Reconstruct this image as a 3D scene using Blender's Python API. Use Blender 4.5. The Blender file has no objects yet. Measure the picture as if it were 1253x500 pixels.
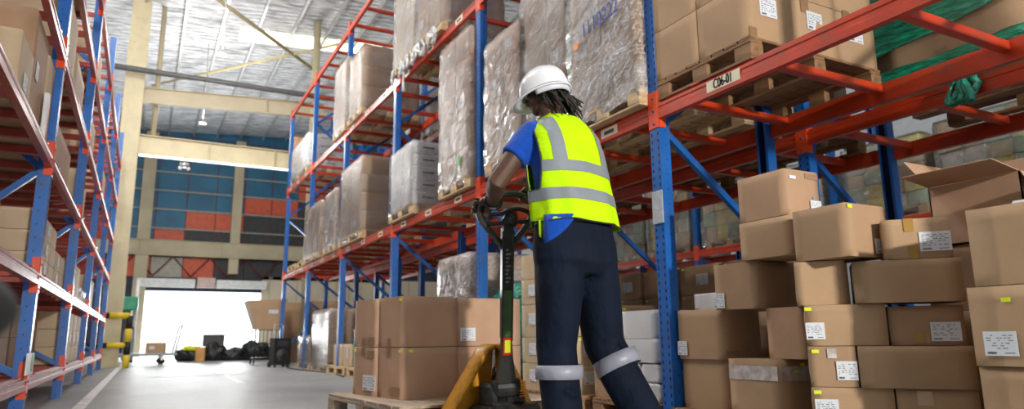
import bpy, bmesh, math, random
from mathutils import Vector, Matrix, Quaternion, noise
R = math.radians
PI = math.pi
rnd = random.Random(7)
scene = bpy.context.scene
COL = scene.collection

# ------------------------------------------------------------------ materials
def newmat(name):
    m = bpy.data.materials.new(name); m.use_nodes = True
    nt = m.node_tree
    return m, nt, nt.nodes['Principled BSDF']

def mat(name, col, rough=.6, metal=0, var=.12, vscale=6, bump=0, bscale=60, stretch=None, dirt=None, dscale=4, damt=.5, spec=.5, col2=None, coat=0, sheen=0, bdist=.01):
    """base colour with soft noise variation, optional dirt patches and bump"""
    m, nt, b = newmat(name)
    N, L = nt.nodes, nt.links
    tc = N.new('ShaderNodeTexCoord'); mp = N.new('ShaderNodeMapping')
    L.new(tc.outputs['Object'], mp.inputs['Vector'])
    if stretch: mp.inputs['Scale'].default_value = stretch
    nz = N.new('ShaderNodeTexNoise'); nz.inputs['Scale'].default_value = vscale; nz.inputs['Detail'].default_value = 5
    L.new(mp.outputs[0], nz.inputs['Vector'])
    mix = N.new('ShaderNodeMix'); mix.data_type = 'RGBA'
    c = Vector(col[:3])
    a = c * (1 - var); d = c * (1 + var)
    if col2: a, d = c, Vector(col2)
    mix.inputs[6].default_value = (*a, 1); mix.inputs[7].default_value = (*d, 1)
    cr = N.new('ShaderNodeValToRGB'); cr.color_ramp.elements[0].position = .35; cr.color_ramp.elements[1].position = .65
    L.new(nz.outputs['Fac'], cr.inputs[0]); L.new(cr.outputs[0], mix.inputs[0])
    out = mix.outputs[2]
    if dirt:
        n2 = N.new('ShaderNodeTexNoise'); n2.inputs['Scale'].default_value = dscale; n2.inputs['Detail'].default_value = 8; n2.inputs['Roughness'].default_value = .7
        L.new(mp.outputs[0], n2.inputs['Vector'])
        c2 = N.new('ShaderNodeValToRGB'); c2.color_ramp.elements[0].position = .52; c2.color_ramp.elements[1].position = .68
        c2.color_ramp.elements[1].color = (damt, damt, damt, 1)
        L.new(n2.outputs['Fac'], c2.inputs[0])
        m2 = N.new('ShaderNodeMix'); m2.data_type = 'RGBA'; m2.inputs[7].default_value = (*dirt, 1)
        L.new(c2.outputs[0], m2.inputs[0]); L.new(out, m2.inputs[6]); out = m2.outputs[2]
    L.new(out, b.inputs['Base Color'])
    b.inputs['Roughness'].default_value = rough; b.inputs['Metallic'].default_value = metal
    b.inputs['Specular IOR Level'].default_value = spec
    b.inputs['Coat Weight'].default_value = coat
    b.inputs['Sheen Weight'].default_value = sheen
    if bump:
        n3 = N.new('ShaderNodeTexNoise'); n3.inputs['Scale'].default_value = bscale; n3.inputs['Detail'].default_value = 4
        L.new(mp.outputs[0], n3.inputs['Vector'])
        bp = N.new('ShaderNodeBump'); bp.inputs['Strength'].default_value = bump; bp.inputs['Distance'].default_value = bdist
        L.new(n3.outputs['Fac'], bp.inputs['Height']); L.new(bp.outputs[0], b.inputs['Normal'])
    return m

def emis(name, col, s):
    m, nt, b = newmat(name)
    b.inputs['Base Color'].default_value = (*col, 1)
    b.inputs['Emission Color'].default_value = (*col, 1); b.inputs['Emission Strength'].default_value = s
    return m

def film_mat(name, tint=(1, 1, 1), cover=.35, haze=(.75, .75, .74), rough=.16, stretch=(1, 1, .38), bstr=1.0):
    """crinkled stretch film: mostly clear, highlights painted along its creases, milky in zones, glossy"""
    m, nt, b = newmat(name)
    N, L = nt.nodes, nt.links
    N.remove(b); out = N['Material Output']
    tc = N.new('ShaderNodeTexCoord'); mp = N.new('ShaderNodeMapping'); mp.inputs['Rotation'].default_value = (R(25), R(20), 0)
    sc_ = N.new('ShaderNodeMapping'); sc_.inputs['Scale'].default_value = (stretch[0], stretch[1], 1.0 / max(stretch[2], .01))
    L.new(tc.outputs['Object'], mp.inputs['Vector']); L.new(mp.outputs[0], sc_.inputs['Vector'])
    n1 = N.new('ShaderNodeTexNoise'); n1.inputs['Scale'].default_value = 5.5; n1.inputs['Detail'].default_value = 7; n1.inputs['Roughness'].default_value = .68; n1.inputs['Distortion'].default_value = 1.4
    L.new(sc_.outputs[0], n1.inputs['Vector'])
    # highlights painted on creases: thin pale ridges where the noise crosses its middle, plus soft milky zones
    sub = N.new('ShaderNodeMath'); sub.operation = 'SUBTRACT'; sub.inputs[1].default_value = .5; L.new(n1.outputs['Fac'], sub.inputs[0])
    ab = N.new('ShaderNodeMath'); ab.operation = 'ABSOLUTE'; L.new(sub.outputs[0], ab.inputs[0])
    rd = N.new('ShaderNodeMapRange'); rd.inputs[1].default_value = 0; rd.inputs[2].default_value = .022; rd.inputs[3].default_value = min(1, cover * 2.1); rd.inputs[4].default_value = 0; L.new(ab.outputs[0], rd.inputs[0])
    n4 = N.new('ShaderNodeTexNoise'); n4.inputs['Scale'].default_value = 1.6; n4.inputs['Detail'].default_value = 3; L.new(sc_.outputs[0], n4.inputs['Vector'])
    zn = N.new('ShaderNodeMapRange'); zn.inputs[1].default_value = .40; zn.inputs[2].default_value = .65; zn.inputs[3].default_value = cover * .06; zn.inputs[4].default_value = cover * .8; L.new(n4.outputs['Fac'], zn.inputs[0])
    cr = N.new('ShaderNodeMath'); cr.operation = 'MAXIMUM'; L.new(rd.outputs[0], cr.inputs[0]); L.new(zn.outputs[0], cr.inputs[1])
    bp = N.new('ShaderNodeBump'); bp.inputs['Strength'].default_value = bstr; bp.inputs['Distance'].default_value = .03
    n2 = N.new('ShaderNodeTexNoise'); n2.inputs['Scale'].default_value = 9; n2.inputs['Detail'].default_value = 6; n2.inputs['Distortion'].default_value = .8
    L.new(sc_.outputs[0], n2.inputs['Vector']); L.new(n2.outputs['Fac'], bp.inputs['Height'])
    tr = N.new('ShaderNodeBsdfTransparent'); tr.inputs[0].default_value = (*tint, 1)
    df = N.new('ShaderNodeBsdfDiffuse'); df.inputs[0].default_value = (*haze, 1); L.new(bp.outputs[0], df.inputs['Normal'])
    gl = N.new('ShaderNodeBsdfGlossy'); gl.inputs['Roughness'].default_value = rough; L.new(bp.outputs[0], gl.inputs['Normal'])
    gl.inputs[0].default_value = (.95, .95, .95, 1)
    mx = N.new('ShaderNodeMixShader'); L.new(cr.outputs[0], mx.inputs[0]); L.new(tr.outputs[0], mx.inputs[1]); L.new(df.outputs[0], mx.inputs[2])
    fr = N.new('ShaderNodeFresnel'); fr.inputs[0].default_value = 1.42; L.new(bp.outputs[0], fr.inputs['Normal'])
    mx2 = N.new('ShaderNodeMixShader'); L.new(fr.outputs[0], mx2.inputs[0]); L.new(mx.outputs[0], mx2.inputs[1]); L.new(gl.outputs[0], mx2.inputs[2])
    L.new(mx2.outputs[0], out.inputs[0])
    return m

CARD = [mat('cardboard_%d' % i, c, rough=.72, var=.05, vscale=3, bump=.12, bscale=14, dirt=(c[0] * .78, c[1] * .76, c[2] * .72), dscale=2.2, damt=.35, bdist=.02, spec=.3) for i, c in
        enumerate([(.44, .285, .165), (.47, .31, .18), (.39, .25, .145), (.45, .28, .17)])]
CARDL = mat('cardboard_light', (.56, .42, .27), rough=.7, var=.05, bump=.1, bscale=20, spec=.3)
CARDP = mat('cardboard_pinkish', (.50, .315, .205), rough=.7, var=.05, bump=.1, bscale=20, spec=.3)
CREAM = mat('cardboard_cream', (.62, .55, .36), rough=.7, var=.08)
WHITEC = mat('white_card', (.72, .73, .74), rough=.55, var=.04, bump=.1, bscale=12)
WGREY = mat('white_sack', (.66, .67, .69), rough=.4, var=.05, bump=.5, bscale=16, bdist=.02)
TAPE = mat('brown_tape', (.30, .17, .085), rough=.28, var=.08)
TAPEY = mat('amber_tape', (.42, .25, .06), rough=.25, var=.08)
CLEARTAPE = mat('clear_tape', (.55, .5, .46), rough=.18, var=.25, vscale=20, bump=.5, bscale=30)
PAPER = mat('label_paper', (.72, .74, .78), rough=.6, var=.03)
INK = mat('label_ink', (.06, .06, .08), rough=.7)
STICK = mat('yellow_sticker', (.75, .85, .02), rough=.6, var=.03)
BLUEINK = mat('blue_ink', (.03, .07, .30), rough=.7)
ORST = mat('orange_sticker', (.95, .28, .03), rough=.6)
GRST = mat('green_sticker', (.12, .55, .10), rough=.6)
BLST = mat('blue_sticker', (.10, .35, .65), rough=.6)
BLUE = mat('rack_blue_paint', (.006, .112, .42), rough=.38, var=.14, vscale=5, dirt=(.10, .12, .16), dscale=9, damt=.45)
BLUED = mat('rack_blue_inner', (.006, .045, .20), rough=.45)
ORANGE = mat('rack_orange_paint', (.52, .042, .008), rough=.34, var=.14, vscale=4, dirt=(.30, .09, .05), dscale=7, damt=.5)
REDB = mat('rack_red_paint', (.36, .05, .035), rough=.36, var=.2, vscale=4, dirt=(.40, .22, .19), dscale=6, damt=.6)
CONN = mat('connector_orange', (.75, .07, .015), rough=.35, var=.1)
DARKH = mat('hole_dark', (.008, .01, .015), rough=.9)
BOLT = mat('bolt_steel', (.55, .55, .55), rough=.3, metal=1)
YMARK = mat('yellow_mark', (.75, .45, .02), rough=.5)
RLABEL = mat('rack_label', (.78, .72, .52), rough=.5, var=.03)
WOOD = mat('pallet_wood', (.27, .145, .065), rough=.75, var=.28, vscale=7, stretch=(3, .5, 3), bump=.3, bscale=30, dirt=(.14, .085, .045), dscale=3, damt=.5)
WOODL = mat('pallet_wood_light', (.60, .43, .24), rough=.75, var=.2, vscale=7, stretch=(3, .5, 3), bump=.3, bscale=30)
WOODG = mat('pallet_wood_worn', (.42, .33, .24), rough=.8, var=.25, vscale=8, stretch=(3, .5, 3), bump=.35, bscale=30, dirt=(.2, .14, .09), dscale=4, damt=.5)
FILM = film_mat('stretch_film', cover=.27, haze=(.85, .85, .84))
FILMH = film_mat('stretch_film_heavy', cover=.44, haze=(.86, .87, .88))
FILML = film_mat('stretch_film_light', cover=.22)
GREENF = mat('green_stretch_film', (.005, .30, .16), rough=.2, var=.45, vscale=6, stretch=(1, 1, 5), bump=.9, bscale=9, bdist=.03, spec=.8)
GREENN = mat('green_plastic_wrap', (.008, .30, .19), rough=.18, var=.4, vscale=14, bump=1, bscale=25, bdist=.03, spec=.9)
CLEARW = mat('clear_plastic_scrap', (.72, .73, .74), rough=.15, var=.2, vscale=20, bump=1, bscale=22, bdist=.02)
CONC = None
CREAMST = mat('cream_steel_paint', (.60, .52, .33), rough=.55, var=.06, vscale=2, dirt=(.45, .37, .22), dscale=3, damt=.5)
TANST = mat('tan_steel_paint', (.50, .43, .29), rough=.6, var=.07, vscale=2)
STEELG = mat('galvanised_steel', (.55, .55, .53), rough=.4, metal=.6)
PIPE = mat('dark_pipe', (.10, .10, .10), rough=.5)
BLACK = mat('black_plastic', (.012, .012, .013), rough=.45)
BLACKR = mat('black_rubber', (.018, .018, .02), rough=.75)
BAG = mat('black_bag_plastic', (.015, .016, .02), rough=.3, bump=.8, bscale=9, bdist=.05)
SPKGR = mat('speaker_grille', (.03, .03, .032), rough=.5, bump=.6, bscale=160)
YELLOW = mat('jack_yellow_paint', (.62, .27, .015), rough=.36, var=.16, vscale=5, dirt=(.20, .09, .015), dscale=8, damt=.8)
YELB = mat('barrier_yellow', (.85, .62, .03), rough=.4, var=.05)
JACKD = mat('jack_dark_steel', (.020, .021, .020), rough=.42, var=.3, vscale=12, dirt=(.09, .085, .075), dscale=14, damt=.6)
JACKG = mat('handle_grey_paint', (.035, .036, .032), rough=.33, var=.2, dirt=(.10, .10, .09), dscale=12, damt=.5)
GREENL = mat('jack_green_label', (.05, .13, .03), rough=.45, var=.2)
REDL = mat('red_decal', (.55, .02, .02), rough=.45)
CHROME = mat('chrome', (.7, .7, .7), rough=.18, metal=1)
SKIN = mat('skin', (.085, .037, .020), rough=.58, var=.12, vscale=14, bump=.12, bscale=90, spec=.5)
SKINP = mat('skin_knuckle', (.16, .075, .045), rough=.5)
HAIRM = mat('black_hair', (.010, .008, .007), rough=.55, var=.5, vscale=60, bump=1, bscale=120, col2=(.035, .02, .012))
HELM = mat('helmet_white', (.80, .81, .83), rough=.28, var=.015, coat=.3)
HELMG = mat('helmet_strap_grey', (.60, .62, .66), rough=.45)
VEST = mat('hi_vis_yellow', (.50, .84, .0), rough=.75, var=.05, vscale=5, bump=.5, bscale=7, bdist=.03, stretch=(1, 1, 1.6), spec=.2)
REFL = mat('reflective_grey', (.22, .245, .27), rough=.42, var=.05, bump=.3, bscale=8, bdist=.02)
REFLL = mat('reflective_leg_band', (.26, .27, .32), rough=.42, var=.08, vscale=9, bump=.4, bscale=10, bdist=.02)
PIPING = mat('vest_dark_piping', (.03, .035, .04), rough=.8)
SHIRT = mat('blue_shirt', (.004, .065, .40), rough=.85, var=.12, bump=.6, bscale=9, bdist=.03, sheen=.2, spec=.2)
NAVY = mat('navy_trousers', (.0022, .0065, .018), rough=.8, var=.22, vscale=5, bump=.8, bscale=6.5, bdist=.04, stretch=(1, 1, .6), spec=.22)
WHITE = mat('white_paint', (.75, .75, .73), rough=.5)
REDP = mat('red_paint', (.55, .04, .02), rough=.5)

def floor_mat():
    m, nt, b = newmat('concrete_floor'); N, L = nt.nodes, nt.links
    tc = N.new('ShaderNodeTexCoord')
    n1 = N.new('ShaderNodeTexNoise'); n1.inputs['Scale'].default_value = .9; n1.inputs['Detail'].default_value = 9; n1.inputs['Roughness'].default_value = .65
    L.new(tc.outputs['Object'], n1.inputs['Vector'])
    cr = N.new('ShaderNodeValToRGB'); e = cr.color_ramp.elements
    e[0].position = .3; e[0].color = (.27, .285, .285, 1); e[1].position = .7; e[1].color = (.46, .47, .465, 1)
    L.new(n1.outputs['Fac'], cr.inputs[0])
    n2 = N.new('ShaderNodeTexNoise'); n2.inputs['Scale'].default_value = 14; n2.inputs['Detail'].default_value = 6
    L.new(tc.outputs['Object'], n2.inputs['Vector'])
    mx = N.new('ShaderNodeMix'); mx.data_type = 'RGBA'; mx.blend_type = 'MULTIPLY'; mx.inputs[0].default_value = .35
    L.new(cr.outputs[0], mx.inputs[6]); L.new(n2.outputs['Fac'], mx.inputs[7]); L.new(mx.outputs[2], b.inputs['Base Color'])
    r2 = N.new('ShaderNodeMapRange'); r2.inputs[3].default_value = .38; r2.inputs[4].default_value = .6
    L.new(n1.outputs['Fac'], r2.inputs[0]); L.new(r2.outputs[0], b.inputs['Roughness'])
    bp = N.new('ShaderNodeBump'); bp.inputs['Strength'].default_value = .15; bp.inputs['Distance'].default_value = .01
    L.new(n2.outputs['Fac'], bp.inputs['Height']); L.new(bp.outputs[0], b.inputs['Normal'])
    return m
CONC = floor_mat()

def roof_mat():
    """silver foil insulation, crinkled, with seams running across"""
    m, nt, b = newmat('silver_foil_roof'); N, L = nt.nodes, nt.links
    tc = N.new('ShaderNodeTexCoord'); mp = N.new('ShaderNodeMapping'); mp.inputs['Scale'].default_value = (.55, 3.2, 1)
    L.new(tc.outputs['Object'], mp.inputs['Vector'])
    n1 = N.new('ShaderNodeTexNoise'); n1.inputs['Scale'].default_value = 3.2; n1.inputs['Detail'].default_value = 8; n1.inputs['Roughness'].default_value = .7
    L.new(mp.outputs[0], n1.inputs['Vector'])
    w = N.new('ShaderNodeTexWave'); w.bands_direction = 'Y'; w.inputs['Scale'].default_value = 1.35; w.inputs['Distortion'].default_value = 1.6; w.inputs['Detail'].default_value = 3; w.inputs['Detail Scale'].default_value = 2
    mp2 = N.new('ShaderNodeMapping'); mp2.inputs['Scale'].default_value = (.5, 1, 1); L.new(tc.outputs['Object'], mp2.inputs['Vector']); L.new(mp2.outputs[0], w.inputs['Vector'])
    cr = N.new('ShaderNodeValToRGB'); e = cr.color_ramp.elements
    e[0].position = .36; e[0].color = (.20, .20, .21, 1); e[1].position = .56; e[1].color = (.95, .95, .97, 1)
    L.new(n1.outputs['Fac'], cr.inputs[0])
    c2 = N.new('ShaderNodeValToRGB'); c2.color_ramp.elements[0].position = .0; c2.color_ramp.elements[0].color = (.42, .41, .40, 1); c2.color_ramp.elements[1].position = .22; c2.color_ramp.elements[1].color = (1, 1, 1, 1)
    L.new(w.outputs['Fac'], c2.inputs[0])
    mx = N.new('ShaderNodeMix'); mx.data_type = 'RGBA'; mx.blend_type = 'MULTIPLY'; mx.inputs[0].default_value = .8
    L.new(cr.outputs[0], mx.inputs[6]); L.new(c2.outputs[0], mx.inputs[7]); L.new(mx.outputs[2], b.inputs['Base Color'])
    b.inputs['Metallic'].default_value = .15; b.inputs['Roughness'].default_value = .45
    bp = N.new('ShaderNodeBump'); bp.inputs['Strength'].default_value = .8; bp.inputs['Distance'].default_value = .06
    L.new(n1.outputs['Fac'], bp.inputs['Height']); L.new(bp.outputs[0], b.inputs['Normal'])
    return m
ROOF = roof_mat()

def panel_wall_mat():
    """the far gable: blue cladding squares with a few red, grey and black ones, red joints"""
    m, nt, b = newmat('gable_cladding'); N, L = nt.nodes, nt.links
    b.inputs['Roughness'].default_value = .55
    b.inputs['Base Color'].default_value = (.012, .12, .22, 1)
    return m

# ------------------------------------------------------------------ mesh builder
class MB:
    def __init__(s): s.v = []; s.f = []; s.m = []; s.sm = []; s.mats = []
    def mi(s, m):
        if m not in s.mats: s.mats.append(m)
        return s.mats.index(m)
    def add(s, vs, fs, m, smooth=False, M=None):
        o = len(s.v)
        if M is not None: vs = [M @ Vector(p) for p in vs]
        s.v += [tuple(p) for p in vs]; k = s.mi(m)
        for f in fs: s.f.append([i + o for i in f]); s.m.append(k); s.sm.append(smooth)
        return s
    def box(s, x0, x1, y0, y1, z0, z1, m, M=None):
        v = [(x0, y0, z0), (x1, y0, z0), (x1, y1, z0), (x0, y1, z0), (x0, y0, z1), (x1, y0, z1), (x1, y1, z1), (x0, y1, z1)]
        return s.add(v, [(0, 3, 2, 1), (4, 5, 6, 7), (0, 1, 5, 4), (1, 2, 6, 5), (2, 3, 7, 6), (3, 0, 4, 7)], m, M=M)
    def bbox(s, x0, x1, y0, y1, z0, z1, m, r=.004, M=None):
        """box with chamfered edges"""
        r = min(r, (x1 - x0) * .45, (y1 - y0) * .45, (z1 - z0) * .45)
        v = []; idx = {}
        cx = ((x0, 1), (x1, -1)); cy = ((y0, 1), (y1, -1)); cz = ((z0, 1), (z1, -1))
        for i in range(2):
            for j in range(2):
                for k in range(2):
                    x, sx = cx[i]; y, sy = cy[j]; z, sz = cz[k]
                    idx[i, j, k, 'x'] = len(v); v.append((x, y + sy * r, z + sz * r))
                    idx[i, j, k, 'y'] = len(v); v.append((x + sx * r, y, z + sz * r))
                    idx[i, j, k, 'z'] = len(v); v.append((x + sx * r, y + sy * r, z))
        I = idx; f = []
        f.append([I[0, 0, 0, 'x'], I[0, 0, 1, 'x'], I[0, 1, 1, 'x'], I[0, 1, 0, 'x']]); f.append([I[1, 0, 0, 'x'], I[1, 1, 0, 'x'], I[1, 1, 1, 'x'], I[1, 0, 1, 'x']])
        f.append([I[0, 0, 0, 'y'], I[1, 0, 0, 'y'], I[1, 0, 1, 'y'], I[0, 0, 1, 'y']]); f.append([I[0, 1, 0, 'y'], I[0, 1, 1, 'y'], I[1, 1, 1, 'y'], I[1, 1, 0, 'y']])
        f.append([I[0, 0, 0, 'z'], I[0, 1, 0, 'z'], I[1, 1, 0, 'z'], I[1, 0, 0, 'z']]); f.append([I[0, 0, 1, 'z'], I[1, 0, 1, 'z'], I[1, 1, 1, 'z'], I[0, 1, 1, 'z']])
        for a in range(2):
            for c in range(2):
                f.append([I[0, a, c, 'y'], I[1, a, c, 'y'], I[1, a, c, 'z'], I[0, a, c, 'z']])
                f.append([I[a, 0, c, 'x'], I[a, 1, c, 'x'], I[a, 1, c, 'z'], I[a, 0, c, 'z']])
                f.append([I[a, c, 0, 'x'], I[a, c, 1, 'x'], I[a, c, 1, 'y'], I[a, c, 0, 'y']])
        for i in range(2):
            for j in range(2):
                for k in range(2): f.append([I[i, j, k, 'x'], I[i, j, k, 'y'], I[i, j, k, 'z']])
        return s.add(v, f, m, M=M)
    def prism(s, poly, axis, a, b, m, M=None):
        """extrude a 2D polygon along an axis: poly in the other two axes (cyclic order)"""
        def P(u, w, t): return {'x': (t, u, w), 'y': (u, t, w), 'z': (u, w, t)}[axis]
        n = len(poly); v = [P(u, w, a) for u, w in poly] + [P(u, w, b) for u, w in poly]
        f = [[i, (i + 1) % n, (i + 1) % n + n, i + n] for i in range(n)] + [list(range(n))[::-1], list(range(n, 2 * n))]
        return s.add(v, f, m, M=M)
    def tube(s, pts, rad, m, seg=12, smooth=True, cap=True, flat=1.0, ref=None, M=None, closed=False):
        pts = [Vector(p) for p in pts]; n = len(pts)
        if not hasattr(rad, '__len__'): rad = [rad] * n
        rad = [(r if hasattr(r, '__len__') else (r, r * flat)) for r in rad]
        tan = []
        for i in range(n):
            a = pts[(i - 1) % n] if (closed or i > 0) else pts[i]; c = pts[(i + 1) % n] if (closed or i < n - 1) else pts[i]
            t = (c - a); tan.append(t.normalized() if t.length > 1e-9 else Vector((0, 0, 1)))
        u = Vector(ref) if ref else (Vector((1, 0, 0)) if abs(tan[0].x) < .8 else Vector((0, 1, 0)))
        vs = []; rings = []
        for i in range(n):
            t = tan[i]; u = (u - t * u.dot(t))
            u = u.normalized() if u.length > 1e-6 else t.orthogonal().normalized()
            w = t.cross(u); ring = []
            for k in range(seg):
                a = 2 * PI * k / seg
                ring.append(len(vs)); vs.append(pts[i] + u * math.cos(a) * rad[i][0] + w * math.sin(a) * rad[i][1])
            rings.append(ring)
        f = []
        for i in range(n if closed else n - 1):
            A, B = rings[i], rings[(i + 1) % n]
            for k in range(seg): f.append([A[k], A[(k + 1) % seg], B[(k + 1) % seg], B[k]])
        if cap and not closed: f.append(rings[0][::-1]); f.append(rings[-1][:])
        return s.add(vs, f, m, smooth, M)
    def ball(s, c, r, m, seg=16, rings=10, M=None, rot=None):
        if not hasattr(r, '__len__'): r = (r, r, r)
        vs = []; f = []
        q = rot or Matrix.Identity(3)
        c = Vector(c)
        for i in range(1, rings):
            p = PI * i / rings
            for k in range(seg):
                a = 2 * PI * k / seg
                vs.append(c + q @ Vector((r[0] * math.sin(p) * math.cos(a), r[1] * math.sin(p) * math.sin(a), r[2] * math.cos(p))))
        t = len(vs); vs.append(c + q @ Vector((0, 0, r[2]))); vs.append(c + q @ Vector((0, 0, -r[2])))
        for i in range(rings - 2):
            for k in range(seg):
                f.append([i * seg + k, (i + 1) * seg + k, (i + 1) * seg + (k + 1) % seg, i * seg + (k + 1) % seg])
        for k in range(seg):
            f.append([t, k, (k + 1) % seg]); f.append([t + 1, (rings - 2) * seg + (k + 1) % seg, (rings - 2) * seg + k])
        return s.add(vs, f, m, True, M)
    def cyl(s, c, axis, r, h, m, seg=20, M=None, smooth=True):
        a = Vector(axis).normalized() * h / 2; c = Vector(c)
        return s.tube([c - a, c + a], r, m, seg, smooth, M=M)
    def mesh(s, name):
        me = bpy.data.meshes.new(name); me.from_pydata(s.v, [], s.f)
        for m in s.mats: me.materials.append(m)
        me.polygons.foreach_set('material_index', s.m); me.polygons.foreach_set('use_smooth', s.sm)
        me.validate(); me.update()
        return me
    def build(s, name, parent=None, loc=(0, 0, 0), rz=0):
        o = bpy.data.objects.new(name, s.mesh(name)); COL.objects.link(o)
        o.location = loc; o.rotation_euler = (0, 0, rz); o.parent = parent
        return o

def link(name, me, parent=None, loc=(0, 0, 0), rz=0):
    o = bpy.data.objects.new(name, me); COL.objects.link(o); o.parent = parent; o.location = loc; o.rotation_euler = (0, 0, rz); return o
def tag(o, label=None, cat=None, group=None, kind=None):
    if label: o['label'] = label
    if cat: o['category'] = cat
    if group: o['group'] = group
    if kind: o['kind'] = kind
    return o
def empty(name, loc=(0, 0, 0), rz=0, label=None, cat=None, group=None):
    o = bpy.data.objects.new(name, None); COL.objects.link(o); o.location = loc; o.rotation_euler = (0, 0, rz); o.empty_display_size = .2
    return tag(o, label, cat, group)
def struct(name, mb, loc=(0, 0, 0), rz=0): return tag(mb.build(name, None, loc, rz), kind='structure')

# ------------------------------------------------------------------ camera (24 mm, low in the aisle, tilted up a little, looking to the right of it)
H = 0.572
yaw, pitch, roll = R(28.075), R(10.978), R(-0.5786)
fw = Vector((math.sin(yaw) * math.cos(pitch), math.cos(yaw) * math.cos(pitch), math.sin(pitch)))
rt = Vector((math.cos(yaw), -math.sin(yaw), 0)); up = rt.cross(fw)
c_, s_ = math.cos(roll), math.sin(roll)
rt, up = rt * c_ + up * s_, up * c_ - rt * s_
cd = bpy.data.cameras.new('camera'); cam = bpy.data.objects.new('camera', cd); COL.objects.link(cam)
Mc = Matrix((rt, up, -fw)).transposed().to_4x4(); Mc.translation = (0, 0, H); cam.matrix_world = Mc
cd.sensor_width = 36; cd.lens = 841.49 / 1253 * 36; cd.clip_start = .05; cd.clip_end = 300
cd.dof.use_dof = True; cd.dof.focus_distance = 3.4; cd.dof.aperture_fstop = 2.2
scene.camera = cam

# ------------------------------------------------------------------ building
struct('floor', MB().box(-10, 14, -9, 31.2, -.12, 0, CONC))
m = MB().box(-30, 40, 31.2, 95, -.14, -.02, mat('outside_ground', (.75, .75, .73), rough=.9)); struct('floor_outside', m)
# lane paint on the floor
def stripe(name, pts, w, label):
    m = MB(); 
    for (a, b) in pts:
        a = Vector((*a, .003)); b = Vector((*b, .003)); d = (b - a).normalized(); n = Vector((-d.y, d.x, 0)) * w / 2
        m.add([a - n, b - n, b + n, a + n], [[0, 1, 2, 3]], mat('worn_floor_paint', (.85, .85, .83), rough=.6, dirt=(.3, .3, .3), dscale=5, damt=.7))
    o = m.build(name); tag(o, kind='structure'); return o
stripe('floor_line', [((-.43, 7.2), (-.33, 25))], .10, '')
stripe('floor_line', [((1.28, 10.3), (1.31, 13.6)), ((.1, 13.0), (1.75, 13.3))], .12, '')
# roof, sloping up to the right
def zr(x): return 9.2 + .07 * (x - 1)
m = MB(); n = 2
m.add([(-10, -9, zr(-10)), (14, -9, zr(14)), (14, 31.4, zr(14)), (-10, 31.4, zr(-10)), (-10, -9, zr(-10) + .15), (14, -9, zr(14) + .15), (14, 31.4, zr(14) + .15), (-10, 31.4, zr(-10) + .15)],
      [(0, 1, 2, 3), (4, 7, 6, 5), (0, 4, 5, 1), (1, 5, 6, 2), (2, 6, 7, 3), (3, 7, 4, 0)], ROOF)
struct('ceiling', m)
m = MB()
SKYL = emis('skylight_glow', (1.0, .93, .66), 2.6)
def slab(m, x0, x1, y0, y1, dz0, dz1, M_):
    m.add([(x0, y0, zr(x0) + dz0), (x1, y0, zr(x1) + dz0), (x1, y1, zr(x1) + dz0), (x0, y1, zr(x0) + dz0), (x0, y0, zr(x0) + dz1), (x1, y0, zr(x1) + dz1), (x1, y1, zr(x1) + dz1), (x0, y1, zr(x0) + dz1)],
          [(0, 3, 2, 1), (4, 5, 6, 7), (0, 1, 5, 4), (1, 2, 6, 5), (2, 3, 7, 6), (3, 0, 4, 7)], M_)
slab(m, 1.85, 11, 19.6, 20.45, -.03, .0, SKYL)
struct('window_1', m)
for i in range(20):
    x = -7.056 + .93 * i
    m = MB(); m.prism([(x - .03, zr(x) - .16), (x + .03, zr(x) - .16), (x + .03, zr(x) - .14), (x - .01, zr(x) - .13), (x - .01, zr(x) - .02), (x - .03, zr(x) - .02)], 'y', 3, 31.2, STEELG)
    tag(m.build('trim_purlin'), kind='structure')
# rafters (I-beams rising to the right) and the wall beam
def ibeam(name, x0, z0, x1, z1, y, h, w, M_, stiff=()):
    m = MB(); t = .02
    d = Vector((x1 - x0, 0, z1 - z0)); Ln = d.length; a = math.atan2(z1 - z0, x1 - x0)
    Mx = Matrix.Translation((x0, y, z0)) @ Matrix.Rotation(-a, 4, 'Y')
    m.box(0, Ln, -w / 2, w / 2, 0, t, M_, Mx).box(0, Ln, -w / 2, w / 2, h - t, h, M_, Mx).box(0, Ln, -.01, .01, t, h - t, M_, Mx)
    for s in stiff: m.box(s - .01, s + .01, -w / 2, w / 2, t, h - t, M_, Mx)
    return tag(m.build(name), kind='structure')
ibeam('trim_rafter', -.6, 6.32, 4.0, 6.58, 18.5, .40, .16, TANST, (3.1, 6))
ibeam('trim_beam', -.45, 5.02, 4.6, 5.0, 18.5, .5, .2, CREAMST, (1.6, 3.2))
ibeam('trim_beam_low', -9.5, 3.95, 13, 3.95, 30.7, .62, .2, TANST, (9.2, 12.2))
for i, (p, q, r) in enumerate((((.45, 16.2, 8.65), (4.4, 20.7, 8.65), .055), ((-.3, 23.9, 8.65), (4.6, 17.6, 8.65), .038))):
    tag(MB().tube([(p), (q)], r, mat('brace_steel_%d' % i, ((.33, .27, .15), (.62, .52, .25))[i], rough=.5), 8).build('trim_roof_brace'), kind='structure')
tag(MB().tube([(-8, 18.0, 7.0), (12, 18.0, 7.0)], .07, PIPE, 10).build('trim_pipe'), kind='structure')
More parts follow.
